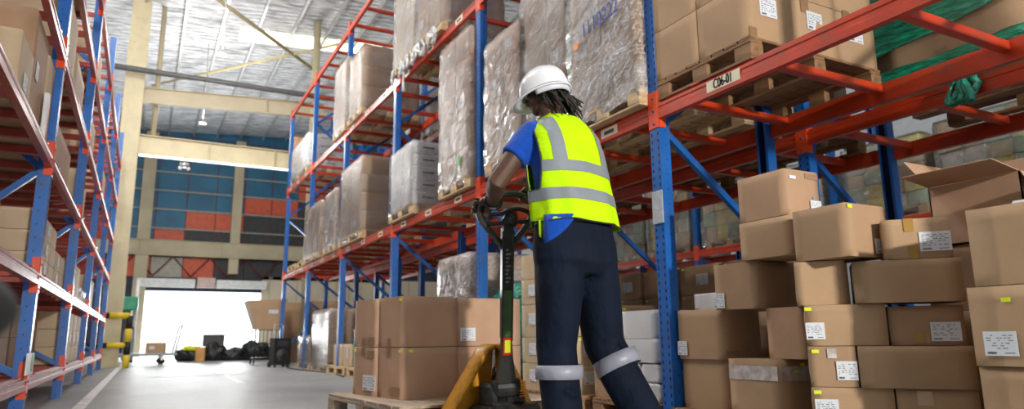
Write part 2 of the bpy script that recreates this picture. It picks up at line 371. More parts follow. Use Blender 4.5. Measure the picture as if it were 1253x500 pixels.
# columns
def column(name, x, y, w, d, z1, M_):
    m = MB(); t = .02
    m.box(x - w / 2, x + w / 2, y - d / 2, y - d / 2 + t, 0, z1, M_).box(x - w / 2, x + w / 2, y + d / 2 - t, y + d / 2, 0, z1, M_).box(x - .012, x + .012, y - d / 2 + t, y + d / 2 - t, 0, z1, M_)
    m.box(x - w / 2 - .06, x + w / 2 + .06, y - d / 2 - .06, y + d / 2 + .06, 0, .03, M_)
    for z in (5.0, 5.62):
        if z < z1: m.box(x - w / 2, x + w / 2, y - d / 2 + t, y + d / 2 - t, z, z + .02, M_)
    return tag(m.build(name), kind='structure')
column('column_main', -.62, 18.6, .42, .4, zr(-.4), CREAMST)
m = MB().tube([(3.72, 18.5, 0), (3.72, 18.5, zr(3.7))], .10, CREAMST, 14); tag(m.build('column_slim'), kind='structure')
tag(MB().tube([(-.12, 18.9, 5.6), (-.12, 18.9, zr(0))], .06, TANST, 10).build('column_thin'), kind='structure')
# far gable wall: openings and cladding
WB = 31.0
BLUEP = mat('cladding_blue', (.012, .13, .24), rough=.5, var=.15, vscale=1.5)
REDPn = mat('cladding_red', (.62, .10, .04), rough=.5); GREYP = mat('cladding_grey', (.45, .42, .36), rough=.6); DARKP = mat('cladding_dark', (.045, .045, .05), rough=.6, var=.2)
JOINT = mat('joint_dark_red', (.18, .03, .03), rough=.6)
CREAMW = mat('cream_wall', (.66, .56, .42), rough=.7, var=.05, vscale=1)
NAVYW = mat('lintel_navy', (.02, .03, .055), rough=.6, var=.3, vscale=2)
def far_wall():
    m = MB(); pw = 1.12; ph = .78; x0 = -9.93
    for i in range(22):
        for j in range(7):
            xa = x0 + i * pw; za = 4.3 + j * ph; zb = za + ph
            cx = xa + pw / 2; cz = (za + zb) / 2; M_ = BLUEP
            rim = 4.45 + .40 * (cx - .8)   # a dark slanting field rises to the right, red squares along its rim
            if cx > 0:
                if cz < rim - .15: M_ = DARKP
                elif cz < rim + .62: M_ = REDPn if (i * 2 + j) % 5 else GREYP
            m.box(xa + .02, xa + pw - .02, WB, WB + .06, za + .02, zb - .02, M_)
    m.box(-10, 14, WB + .03, WB + .1, 4.2, 10.2, JOINT)
    return tag(m.build('wall_back'), kind='structure')
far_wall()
m = MB()
for j in range(9):
    xa = -1.03 + j * 1.17
    m.box(xa, xa + 1.14, WB, WB + .06, 3.12, 3.92, (REDPn, GREYP, REDPn, DARKP, DARKP, DARKP, DARKP, DARKP, DARKP)[j])
m.box(-10, 14, WB + .04, WB + .1, 2.56, 4.22, NAVYW)
for k in range(14): m.tube([(-1.15 + k * .69, WB - .1, 3.95 if k % 2 else 3.15), (-.46 + k * .69, WB - .1, 3.15 if k % 2 else 3.95)], .025, JOINT, 6)
struct('wall_back_lintel', m)
m = MB().box(-.29, 1.78, WB - .5, WB - .1, 2.70, 3.02, WHITE).box(1.86, 2.53, WB - .45, WB - .1, 2.70, 3.1, mat('shutter_pink', (.6, .45, .4))).box(2.58, 4.53, WB - .5, WB - .1, 2.70, 3.02, WHITE)
tag(m.build('door_1_shutter_box'), kind='structure')
m = MB().box(-10, -.43, WB, WB + .1, 0, 2.62, NAVYW); struct('wall_back_left', m)
m = MB().box(4.4, 14, WB, WB + .1, 0, 3.25, CREAMW)
for k in range(12): m.box(4.7 + k * .57, 4.73 + k * .57, WB - .02, WB, 0, 3.25, TANST)
struct('wall_back_right', m)
for x, w in ((-.20, .46), (3.19, .38)):
    m = MB().box(x - w / 2, x + w / 2, WB - .3, WB - .02, 3.3 if x > 0 else 0, 9.0, TANST); tag(m.build('column_gable'), kind='structure')
GIRT = mat('girt_grey', (.33, .33, .30), rough=.6)
for z in (5.08, 5.86, 6.64, 7.42, 8.2): tag(MB().box(-9, 13, WB - .08, WB - .02, z - .03, z + .03, GIRT).build('trim_girt'), kind='structure')
# front wall behind the camera with an opening added to let light in
struct('wall_front', MB().box(-10, -1.6, -9.1, -9, 0, 10.2, mat('front_wall', (.4, .42, .44))).box(4.8, 14, -9.1, -9, 0, 9, mat('front_wall', (.4, .42, .44))).box(-1.6, 4.8, -9.1, -9, 4.0, 9, mat('front_wall', (.4, .42, .44))))
# side walls
SIDEW = mat('side_wall', (.52, .54, .56), rough=.7, var=.05)
struct('wall_left', MB().box(-10.1, -10, -9, 31.2, 0, zr(-10), SIDEW))
struct('wall_right', MB().box(14, 14.1, -9, 31.2, 0, zr(14), SIDEW))

# ------------------------------------------------------------------ racks
def upright_mesh(h, side, dots=True, name='upright'):
    """C-section post: perforated aisle face (two columns of slots), side flanges with round dots. aisle face looks to -X*side"""
    m = MB(); w = .10; d = .085
    ys = [-.05, -.036, -.026, -.008, .008, .026, .036, .05]
    nP = int(h / .05)
    for p in range(nP):
        z = p * .05
        for r, (za, zb) in enumerate(((z, z + .022), (z + .022, z + .05))):
            for c in range(7):
                if r == 0 and c in (1, 5): continue
                y0, y1 = ys[c], ys[c + 1]
                m.add([(0, y0, za), (0, y1, za), (0, y1, zb), (0, y0, zb)], [[0, 3, 2, 1]], BLUE)
    sx = side
    for y in (-.05, .05):
        m.add([(0, y, 0), (sx * d, y, 0), (sx * d, y, h), (0, y, h)], [[0, 1, 2, 3]], BLUE)
        m.add([(sx * d, y, 0), (sx * d, y * .55, 0), (sx * d, y * .55, h), (sx * d, y, h)], [[0, 1, 2, 3]], BLUE)
        if dots:
            for p in range(int(h / .1)):
                z = p * .1 + .03; yy = y + (.0008 if y > 0 else -.0008); s = .005
                m.add([(sx * (.05 + s * math.cos(a)), yy, z + s * math.sin(a)) for a in [PI / 3 * q for q in range(6)]], [[0, 1, 2, 3, 4, 5]], DARKH)
    m.add([(sx * .012, -.045, 0), (sx * .012, .045, 0), (sx * .012, .045, h), (sx * .012, -.045, h)], [[0, 1, 2, 3]], DARKH)
    m.box(min(0, sx * .1) - .01, max(0, sx * .1) + .01, -.07, .07, 0, .008, BLUE)
    return m.mesh(name)
def beam_mesh(L, h, side, M_, name='beam'):
    """step beam between two frames, along +Y; outer face at x=0, body towards side"""
    m = MB(); s = side
    pr = [(0, 0), (s * .045, 0), (s * .045, h), (s * .02, h), (s * .02, h - .02), (0, h - .02), (0, h * .68), (s * .006, h * .62), (s * .006, h * .42), (0, h * .36)]
    if s < 0: pr = pr[::-1]
    m.prism(pr, 'y', 0, L, M_)
    for y in (.35, L - .35): m.bbox(s * -.001 + min(0, s * .03), max(0, s * .03), y - .03, y + .03, h - .006, h + .008, M_, .003)
    return m.mesh(name)
def conn_mesh(side, M_):
    m = MB(); s = side
    a, b = sorted((-s * .006, s * .0))
    m.bbox(a, b, -.052, .052, -.06, .2, M_, .002)
    for y in (-.052, .052): m.box(min(0, s * .05), max(0, s * .05), y - .004, y + .004, -.06, .2, M_)
    for z in (-.03, .06, .15): m.cyl((-s * .008, 0, z), (1, 0, 0), .008, .005, BLUED, 8); 
    return m.mesh('beam_connector')
def rack(name, label, xf, depth, side, y0, nb, pitch, H_, levels, bh, M_, skip=(), nbar=5, barM=None, braces=True, dots=True):
    """pallet rack: frames at y0 + k*pitch; xf is the aisle face; side=+1 when the rack lies to +X of it"""
    root = empty(name, (xf, y0, 0), 0, label, 'pallet rack')
    um = upright_mesh(H_, side, dots); cm = conn_mesh(side, CONN)
    umb = upright_mesh(H_, -side, False)
    bm = {}
    L = pitch - .11
    bm = beam_mesh(L, bh, side, M_); bmb = beam_mesh(L, bh, -side, M_)
    mb = MB(); xl = depth - .09
    mb.bbox(min(side * .045, side * (depth - .045)), max(side * .045, side * (depth - .045)), -.026, .026, -.055, 0, barM or M_, .003); bar = mb.mesh('cross_bar')
    def brace(za, zb, flip):
        q = MB(); xa, xb = side * .07, side * (depth - .07)
        if flip: xa, xb = xb, xa
        a = Vector((xa, 0, za)); b = Vector((xb, 0, zb)); d = b - a; ang = math.atan2(d.z, d.x)
        Mx = Matrix.Translation(a) @ Matrix.Rotation(-ang, 4, 'Y')
        q.prism([(-.02, -.022), (.02, -.022), (.02, -.016), (-.014, -.016), (-.014, .016), (.02, .016), (.02, .022), (-.02, .022)], 'x', 0, d.length, BLUE, Mx)
        q.cyl((0, -.024, 0), (0, 1, 0), .012, .01, BOLT, 8, Mx)
        return q.mesh('brace')
    zs = [(.35, .9, 0), (.9, 1.85, 1), (1.85, 2.8, 0), (2.8, 3.75, 1), (3.75, 4.6, 0), (4.6, 5.5, 1), (5.5, 6.1, 0)]
    if levels[0] > 1.5: zs = [(.35, 1.15, 0), (1.2, 1.95, 1), (2.0, 2.7, 0), (2.75, 3.5, 1), (3.6, 4.4, 0), (4.4, 5.2, 1), (5.2, 6.0, 0)]
    bms = [brace(a, b, f) for a, b, f in zs if b < H_]
    for k in range(nb + 1):
        y = k * pitch
        up_ = link('upright', um, root, (0, y, 0)); link('upright', umb, root, (side * depth, y, 0))
        if braces:
            for b in bms: link('brace', b, root, (0, y, 0))
    for k in range(nb):
        for li, z in enumerate(levels):
            if (k, li) in skip: continue
            for bb, x, c in ((bm, -side * .005, 1), (bmb, side * (depth + .005), -1)):
                o = link('beam', bb, root, (x, k * pitch + .055, z))
                if c == 1:
                    link('beam_connector', cm, o, (side * .005, -.055, 0))
                    if k == nb - 1: link('beam_connector', cm, o, (side * .005, L + .055, 0))
            for j in range(nbar):
                link('cross_bar', bar, root, (0, k * pitch + (.41 + .73 * j if nbar == 4 else .055 + L * (j + .5) / nbar), z + bh - .01))
    return root
ZR = [2.01, 4.12, 6.14]; PR = 2.8; YR = 3.49; XR = 2.96
right_rack = rack('pallet_rack', 'tall blue and orange pallet rack along the right side of the aisle', XR, 1.1, 1, YR - PR, 6, PR, 6.32, ZR, .12, ORANGE, skip=((0, 1), (0, 2)), nbar=4)
rack_b = rack('pallet_rack', 'blue and orange rack standing back to back behind the right aisle rack', 4.42, 1.1, 1, YR - PR, 6, PR, 6.32, ZR[:2], .12, ORANGE, nbar=4, dots=False, skip=((0, 1),))
rack_c = rack('pallet_rack', 'far pallet rack across the next aisle, seen through the right racks', 8.5, 1.1, 1, YR - PR, 6, PR, 4.4, [1.93], .12, ORANGE, nbar=2, dots=False)
ZL = [.241, .987, 1.862, 2.708, 3.549, 4.388]; YL = 6.096
left_rack = rack('pallet_rack', 'dusty blue and red pallet rack along the left side of the aisle', -.69, 1.1, -1, YL - PR, 5, PR, 5.2, ZL, .10, REDB, nbar=6)

# rack signs: sticker on the near beam with its bay code
def text_obj(txt, name, size, M_, parent, Mx, extr=.0008, bold=False, sx=1.0):
    cu = bpy.data.curves.new(name, 'FONT'); cu.body = txt; cu.size = size; cu.extrude = extr; cu.align_x = 'CENTER'; cu.align_y = 'CENTER'
    cu.materials.append(M_)
    tmp = bpy.data.objects.new(name, cu); COL.objects.link(tmp)
    dg = bpy.context.evaluated_depsgraph_get(); dg.update()
    me = bpy.data.meshes.new_from_object(tmp.evaluated_get(dg)); bpy.data.objects.remove(tmp)
    if not me.materials: me.materials.append(M_)
    me.transform(Matrix.Diagonal((sx, 1, 1, 1)))
    if bold:   # heavier strokes: the same letters laid over each other with small shifts
        bmx = bmesh.new()
        for dx in (-.022, -.011, 0, .011, .022):
            mc = me.copy(); mc.transform(Matrix.Translation((dx * size, 0, 0))); bmx.from_mesh(mc)
        bmx.to_mesh(me); bmx.free()
    o = bpy.data.objects.new(name, me); COL.objects.link(o); o.parent = parent; o.matrix_local = Mx
    return o
# frames whose local x runs along -Y (seen from the aisle, left is far)
def aisle_face(x, y, z, roll_=0): return Matrix.Translation((x, y, z)) @ Matrix(((0, 0, -1, 0), (-1, 0, 0, 0), (0, 1, 0, 0), (0, 0, 0, 1))) @ Matrix.Rotation(roll_, 4, 'Z')
near_beam = [o for o in right_rack.children if o.name.startswith('beam') and abs(o.location.y - .055) < .01 and abs(o.location.z - 2.01) < .01 and o.location.x < 0][0]
def beam_label(parent, y, txt, w=.27, h=.068):
    p = MB().box(-.0015, 0, y - w / 2, y + w / 2, .024, .024 + h, RLABEL).build('location_label', parent)
    if txt.startswith('C06'): text_obj(txt, 'lettering', .085, INK, p, aisle_face(-.002, y, .024 + h / 2), bold=True, sx=.60)
    else: MB().box(-.0025, -.0015, y - w * .3, y + w * .3, .024 + h * .3, .024 + h * .7, INK).build('printed_mark', p)
    return p
beam_label(near_beam, 2.1, 'C06-01')
front_beams = [o for o in right_rack.children if o.name.startswith('beam') and o.location.x < 0]
for o in front_beams:
    if abs(o.location.z - 6.14) > .1 and o != near_beam:
        for yy in (.45, 1.35, 2.25): beam_label(o, yy, 'C0%d-0%d' % (7 + int(o.location.y / 2.8) % 3, 1 + int(yy)), w=.2)
# yellow crayon marks on the near beams
m = MB()
for y in (2.05, 1.1):
    pass
# plastic sleeve on the near upright
m = MB(); m.bbox(-.012, -.004, -.055, .05, 1.30, 1.52, mat('plastic_sleeve', (.45, .48, .52), rough=.15, bump=.7, bscale=18, bdist=.02), .002)
o = m.build('document_sleeve', None, (XR, YR, 0)); tag(o, 'clear plastic document sleeve taped to the near blue upright', 'document sleeve')
# green labelled sheet at the foot of the near left upright
m = MB().bbox(-.03, -.02, -.22, .12, .35, .50, WHITE, .002).box(-.019, -.018, -.02, .08, .37, .49, mat('green_sheet', (.12, .45, .22)))
o = m.build('paper_notice', None, (-.655, YL, 0)); tag(o, 'white notice with a green block at the foot of the near left upright', 'notice')

# ------------------------------------------------------------------ pallets
_pm = {}
def pallet(loc, sx, sy, rz, label, group='wooden pallets', M_=None, h=.14, along='y'):
    """sx (X size) by sy (Y size); deck slats run along X, stringer boards along Y"""
    M_ = M_ or WOOD
    key = (round(sx, 2), round(sy, 2), M_.name, h, along)
    if key not in _pm:
        d = MB(); L_, W_ = (sx, sy) if along == 'y' else (sy, sx); n = max(5, round(W_ / .108))
        def bb(mb, a0, a1, b0, b1, z0, z1):
            j = rnd.uniform(-.004, .004)
            if along == 'y': mb.bbox(a0 + j, a1 + j, b0, b1, z0, z1, M_, .003)
            else: mb.bbox(b0, b1, a0 + j, a1 + j, z0, z1, M_, .003)
        for i in range(n):
            w = .095; c = -W_ / 2 + w / 2 + i * (W_ - w) / (n - 1)
            bb(d, -L_ / 2, L_ / 2, c - w / 2, c + w / 2, h - .018, h)
        for c in (-L_ / 2 + .05, 0, L_ / 2 - .05): bb(d, c - .05, c + .05, -W_ / 2, W_ / 2, h - .038, h - .018)
        b = MB(); bb(b, -.05, .05, -.065, .065, .018, h - .038)
        s = MB(); bb(s, -.05, .05, -W_ / 2, W_ / 2, 0, .018)
        _pm[key] = (d.mesh('deck'), b.mesh('block'), s.mesh('bottom_board'))
    dm, bm_, sm_ = _pm[key]
    r = empty('pallet', loc, rz, label, 'pallet', group)
    link('deck', dm, r)
    L_, W_ = (sx, sy) if along == 'y' else (sy, sx)
    for a in (-L_ / 2 + .05, 0, L_ / 2 - .05):
        link('bottom_board', sm_, r, (a, 0, 0) if along == 'y' else (0, a, 0))
        for b in (-W_ / 2 + .065, 0, W_ / 2 - .065): link('block', bm_, r, (a, b, 0) if along == 'y' else (b, a, 0))
    return r

# ------------------------------------------------------------------ cartons
_cm = {}
def carton_mesh(w, d, h, M_, bulge=.006, seed=0, taped=True):
    """closed carton, origin at bottom centre; walls bulge a little, top has the two flaps and their gap"""
    key = (round(w, 3), round(d, 3), round(h, 3), M_.name, seed, bulge)
    if key in _cm: return _cm[key]
    bm = bmesh.new(); n = 6; rr = random.Random(seed)
    ph = rr.uniform(0, 9)
    r = .005
    def grid(P, nu=n, nv=n):
        vs = [[bm.verts.new(P(i / nu, j / nv)) for j in range(nv + 1)] for i in range(nu + 1)]
        for i in range(nu):
            for j in range(nv):
                f = bm.faces.new((vs[i][j], vs[i + 1][j], vs[i + 1][j + 1], vs[i][j + 1])); f.smooth = True
    def bl(u, v, s=1):
        e = (4 * u * (1 - u)) * (4 * v * (1 - v))
        return bulge * e * (.6 + .9 * noise.noise(Vector((u * 2 + ph, v * 2 + seed * 1.7, s)))) 
    X, Y = w / 2 - .002, d / 2 - .002; Z0, Z1 = 0.0, h - .001
    grid(lambda u, v: (-X + 2 * X * u, -Y - bl(u, v, 1), Z0 + (Z1 - Z0) * v))
    grid(lambda u, v: (X - 2 * X * u, Y + bl(u, v, 2), Z0 + (Z1 - Z0) * v))
    grid(lambda u, v: (-X - bl(u, v, 3), Y - 2 * Y * u, Z0 + (Z1 - Z0) * v))
    grid(lambda u, v: (X + bl(u, v, 4), -Y + 2 * Y * u, Z0 + (Z1 - Z0) * v))
    # flaps on top with a seam along the long side
    if w >= d:
        grid(lambda u, v: (-X + 2 * X * u, -Y + (Y - .002) * v, Z1 - .0015 * v), n, 2)
        grid(lambda u, v: (-X + 2 * X * u, .002 + (Y - .002) * v, Z1 - .0015 * (1 - v)), n, 2)
    else:
        grid(lambda u, v: (-X + (X - .002) * u, -Y + 2 * Y * v, Z1 - .0015 * u), 2, n)
        grid(lambda u, v: (.002 + (X - .002) * u, -Y + 2 * Y * v, Z1 - .0015 * (1 - u)), 2, n)
    f = bm.faces.new([bm.verts.new(p) for p in ((-X, Y, Z0), (X, Y, Z0), (X, -Y, Z0), (-X, -Y, Z0))])
    f = bm.faces.new([bm.verts.new(p) for p in ((-X, -Y, Z1 - .006), (X, -Y, Z1 - .006), (X, Y, Z1 - .006), (-X, Y, Z1 - .006))])
    bmesh.ops.remove_doubles(bm, verts=bm.verts, dist=.0006)
    me = bpy.data.meshes.new('carton'); bm.to_mesh(me); bm.free(); me.materials.append(M_)
    _cm[key] = me
    return me
def face_frame(w, d, h, face, u, v, off=.0035):
    """matrix on a carton face ('-x','-y',...): u from its left (0..1), v from the bottom (0..1), as seen by someone facing it"""
    if face == '-x': return aisle_face(-w / 2 - off, d / 2 - u * d, v * h)
    if face == '+x': return Matrix.Translation((w / 2 + off, -d / 2 + u * d, v * h)) @ Matrix(((0, 0, 1, 0), (1, 0, 0, 0), (0, 1, 0, 0), (0, 0, 0, 1)))
    return Matrix.Translation((-w / 2 + u * w, -d / 2 - off, v * h)) @ Matrix(((1, 0, 0, 0), (0, 0, -1, 0), (0, 1, 0, 0), (0, 0, 0, 1)))
_lab = {}
def label_mesh(w, h, lines=True, seed=0):
    k = (round(w, 3), round(h, 3), lines, seed)
    if k in _lab: return _lab[k]
    m = MB(); m.box(-w / 2, w / 2, -h / 2, h / 2, -.001, .0008, PAPER)
    if lines:
        rr = random.Random(seed); y = h * .32; z = .0012
        for r_ in range(6):
            x = -w * .42
            while x < w * .3:
                L = rr.uniform(.04, .16) * w
                if rr.random() < .75: m.add([(x, y, z), (x + L, y, z), (x + L, y + h * .03, z), (x, y + h * .03, z)], [[0, 1, 2, 3]], INK)
                x += L + w * rr.uniform(.02, .10)
            y -= h * .105
        x = -w * .42
        while x < -w * .15:
            L = rr.choice((.004, .008)) * w * 1.5
            m.add([(x, -h * .43, z), (x + L, -h * .43, z), (x + L, -h * .33, z), (x, -h * .33, z)], [[0, 1, 2, 3]], INK); x += L * 1.6
        m.add([(w * .1, -h * .40, z), (w * .40, -h * .40, z), (w * .40, -h * .37, z), (w * .1, -h * .37, z)], [[0, 1, 2, 3]], INK)
    _lab[k] = m.mesh('shipping_label'); return _lab[k]
def quad_mesh(w, h, M_, name):
    return MB().box(-w / 2, w / 2, -h / 2, h / 2, -.0012, .0006, M_).mesh(name)
_q = {}
def patch(parent, w, d, h, face, u, v, pw, ph, M_, name, rot=0):
    k = (round(pw, 3), round(ph, 3), M_.name, name)
    if k not in _q: _q[k] = quad_mesh(pw, ph, M_, name)
    o = bpy.data.objects.new(name, _q[k]); COL.objects.link(o); o.parent = parent
    o.matrix_local = face_frame(w, d, h, face, u, v, .0045 if M_ in (STICK,) else .0035) @ Matrix.Rotation(rot, 4, 'Z'); return o
def shiplabel(parent, w, d, h, face, u, v, pw, ph, rot=0, seed=0):
    o = bpy.data.objects.new('shipping_label', label_mesh(pw, ph, True, seed)); COL.objects.link(o); o.parent = parent
    o.matrix_local = face_frame(w, d, h, face, u, v, .0062) @ Matrix.Rotation(rot, 4, 'Z'); return o
def carton(x0, x1, y0, y1, z0, z1, label, M_=None, rz=0, group='brown cartons', labels=(), stickers=(), tapes=(), bulge=.006, seed=0, name='carton', cat='carton'):
    w, d, h = x1 - x0, y1 - y0, z1 - z0
    o = link(name, carton_mesh(w, d, h, M_ or CARD[seed % 4], bulge, seed), None, ((x0 + x1) / 2, (y0 + y1) / 2, z0), rz)
    tag(o, label, cat, group)
    for i, (f, u, v, pw, ph) in enumerate(labels): shiplabel(o, w, d, h, f, u, v, pw, ph, 0, seed + i)
    for f, u, v in stickers: patch(o, w, d, h, f, u, v, .032, .016, STICK, 'sticker')
    for t in tapes:
        f, u, v, pw, ph = t[:5]; patch(o, w, d, h, f, u, v, pw, ph, t[5] if len(t) > 5 else TAPE, 'tape')
    return o
def carton_r(cx, cy, w, d, z0, z1, rz, label, **k):
    """carton by centre and rotation"""
    return carton(cx - w / 2, cx + w / 2, cy - d / 2, cy + d / 2, z0, z1, label, rz=rz, **k)

# ------------------------------------------------------------------ near stack on the floor, bay right of the near upright
ST = 'cartons stacked on the floor right of the near upright'
pallet((3.42, 2.98, 0), .98, .9, 0, 'pallet under the carton stack just right of the near upright', M_=WOOD)
carton(3.02, 3.44, 3.04, 3.41, .14, .433, 'brown carton at the bottom of the stack, right beside the near upright', labels=(), seed=1, group=ST)
a1 = carton(3.0, 3.31, 3.03, 3.41, .435, .731, 'brown carton with a white label at its lower left, beside the near upright', seed=0, labels=(('-x', .1, .22, .085, .085),), group=ST,
       tapes=(('-y', .22, .1, .10, .04, mat('stamp_outline', (.33, .2, .12))),))
a2 = carton(2.96, 3.34, 2.705, 3.028, .72, .98, 'brown carton with a label on its corner, two below the topmost left one', seed=2, labels=(('-x', .1, .2, .09, .085),), stickers=(), group=ST)
carton(3.0, 3.30, 2.46, 2.70, .45, .718, 'brown carton with plain side between the labelled one and the big stack', seed=3, group=ST)
tp = carton(2.95, 3.55, 2.60, 2.95, .165, .447, 'brown carton bound with a broad clear tape band in the bottom row', seed=1, group=ST, stickers=(('-y', .3, .9), ('-y', .22, .78)),
       tapes=(('-y', .5, .74, .58, .075, CLEARTAPE), ('-x', .5, .74, .34, .075, CLEARTAPE)))
carton(2.93, 3.22, 2.43, 2.78, .982, 1.19, 'plain brown carton under the topmost left one of the big stack', seed=0, group=ST, stickers=())
a4 = carton(2.93, 3.19, 2.44, 2.77, 1.192, 1.44, 'topmost brown carton at the left of the big stack with label and blue dot', seed=3, group=ST, labels=(('-y', .84, .2, .085, .075),), tapes=(('-y', .22, .82, .05, .018, PAPER), ('-y', .78, .88, .10, .03, mat('stamp_outline2', (.33, .2, .12)))))
patch(a4, .26, .33, .248, '-y', .8, .42, .012, .012, BLST, 'sticker')
carton(3.46, 3.80, 3.04, 3.42, .14, .72, 'tall brown carton standing behind the labelled one by the near upright', seed=2, group=ST)
carton(3.36, 3.75, 2.72, 3.02, .72, 1.0, 'brown carton hidden behind the left column of the big stack', seed=2, group=ST)
carton(3.10, 3.32, 3.06, 3.36, .734, .835, 'flat white carton lying on the labelled one beside the near upright', M_=WHITEC, group=ST, seed=1)
# wide cartons turned towards the camera
E1 = Vector((.63, -.777, 0)); E2 = Vector((.777, .63, 0)); O0 = Vector((2.798, 2.285, 0)); RZ = -math.atan2(.777, .63)
pc = O0 + E1 * .335 + E2 * .24; pallet((pc.x, pc.y, 0), .72, .52, RZ, 'pallet under the wide turned cartons', M_=WOOD)
def D(s0, s1, z0, z1, dep, off, label, dr=0, **k):
    c = O0 + E1 * (s0 + s1) / 2 + E2 * (off + dep / 2)
    return carton_r(c.x, c.y, s1 - s0, dep, z0, z1, RZ + dr, label, group='wide cartons turned towards the camera', **k)
D(0, .345, .14, .333, .26, 0, 'brown carton with label and yellow dot at the bottom left of the wide cartons', seed=4, labels=(('-y', .18, .5, .10, .085),), stickers=(('-y', .08, .88),), bulge=.004)
D(.35, .67, .14, .330, .26, .0, 'brown carton in the bottom row with a round stain on its seam', seed=5, bulge=.008, tapes=(('-y', .35, .8, .06, .06, CARDL),))
D(-.0, .207, .335, .520, .26, 0, 'small brown carton with yellow dot and label, beside the long bulging one', seed=6, labels=(('-y', .78, .40, .088, .085),), stickers=(('-y', .16, .87),), tapes=(('-y', .5, .82, .04, .045, CLEARTAPE),))
D(.211, .672, .332, .520, .27, -.012, 'long bulging brown carton without marks, above the bottom row', seed=8, bulge=.014)
D(0, .348, .522, .712, .26, 0, 'brown carton with yellow dot and white label at its left end', seed=4, labels=(('-y', .12, .36, .082, .078),), stickers=(('-y', .05, .90),), bulge=.007)
D(.353, .655, .522, .698, .25, .02, 'brown carton with a white label at lower right and amber tape corner', seed=3, labels=(('-y', .74, .34, .118, .085),), tapes=(('-y', .38, .2, .04, .05, TAPEY),))
D(.225, .665, .714, .908, .26, -.02, 'long plain light brown carton, third from the top of the wide ones', seed=9, bulge=.006)
D(-.03, .200, .714, .925, .24, .05, 'brown carton tucked left of the long plain one', seed=5)
D(.365, .640, .910, 1.095, .22, -.015, 'brown carton with amber tape strips and a large white label on its right', seed=9, labels=(('-y', .76, .40, .125, .088),), tapes=(('-y', .40, .84, .04, .06, TAPEY), ('-y', .43, .15, .04, .06, TAPEY)), bulge=.006)
bx = carton(2.85, 3.14, 2.05, 2.35, .928, 1.18, 'brown carton with blue dot and small label, left of the amber taped one', seed=2, group=ST, labels=(('-y', .8, .22, .09, .07),), stickers=(('-y', .1, .93),))
patch(bx, .29, .3, .249, '-y', .72, .55, .012, .014, BLST, 'sticker')
# behind them, the open carton on its supports
for i, (a, b) in enumerate(((0.0, .34), (.34, .68), (.68, 1.0))):
    carton(3.5, 4.0, 1.55, 2.1, a, b, 'brown carton in the column that carries the open carton, %s' % ('lowest', 'middle', 'upper')[i], seed=i, group='column of cartons behind the wide ones')
oc = empty('open_carton', (3.74, 1.82, 1.0), 0, 'open carton with its flaps standing out on top of the big stack', 'carton', ST)
m = MB(); w, d, h, t = .50, .42, .30, .006
for x in (-w / 2, w / 2 - t): m.box(x, x + t, -d / 2, d / 2, 0, h, CARDP)
for y in (-d / 2, d / 2 - t): m.box(-w / 2, w / 2, y, y + t, 0, h, CARDP)
m.box(-w / 2, w / 2, -d / 2, d / 2, 0, t, CARDP); m.build('carton_body', oc)
for nm, c, ax, ang, sz in (('flap', (-w / 2, 0, h), 'Y', R(-98), (.22, d)), ('flap', (w / 2, 0, h), 'Y', R(100), (.22, d)), ('flap', (0, -d / 2, h), 'X', R(170), (w, .2)), ('flap', (0, d / 2, h), 'X', R(-70), (w, .2))):
    q = MB()
    if ax == 'Y': q.bbox(-sz[0] / 1, 0, -sz[1] / 2, sz[1] / 2, 0, .005, CARDP, .002) if c[0] < 0 else q.bbox(0, sz[0], -sz[1] / 2, sz[1] / 2, 0, .005, CARDP, .002)
    else: q.bbox(-sz[0] / 2, sz[0] / 2, -sz[1], 0, 0, .005, CARDP, .002) if c[1] < 0 else q.bbox(-sz[0] / 2, sz[0] / 2, 0, sz[1], 0, .005, CARDP, .002)
    o = q.build(nm, oc, c)
    o.rotation_euler = {(-1): (0, R(8), 0), 1: (0, R(-60), 0)}.get(int(math.copysign(1, c[0])) if ax == 'Y' else 0, (R(65) if c[1] < 0 else R(55), 0, 0))
# right-most column
RC = 'cartons in the right-most column by the frame edge'
pallet((3.22, 1.18, 0), .75, .8, 0, 'pallet under the right-most column of cartons', M_=WOOD)
carton(2.86, 3.3, .95, 1.56, .14, .448, 'brown carton at the foot of the right-most column', seed=8, group=RC)
carton(2.85, 3.3, .93, 1.562, .45, .748, 'big brown carton with yellow dot and large label, middle of right-most column', seed=1, group=RC, labels=(('-x', .16, .28, .115, .09),), stickers=(('-x', .22, .82),), bulge=.004)
carton(2.85, 3.3, .90, 1.528, .75, 1.05, 'big plain brown carton at the top of the right-most column', seed=9, group=RC)
carton(3.36, 4.0, .9, 1.45, 0, .62, 'brown carton behind the right-most column, lower', seed=2, group=RC)
carton(3.36, 4.0, .9, 1.45, .62, 1.24, 'brown carton rising behind the right-most column', seed=2, group=RC)
m = MB(); m.bbox(-.09, .09, -.13, .13, 0, .006, PAPER, .001); m.bbox(-.08, .10, -.12, .13, .006, .011, PAPER, .001)
tag(m.build('paper_sheets', None, (2.98, 1.25, 1.052), R(8)), 'white paper sheets lying on the top carton at right edge', 'papers')

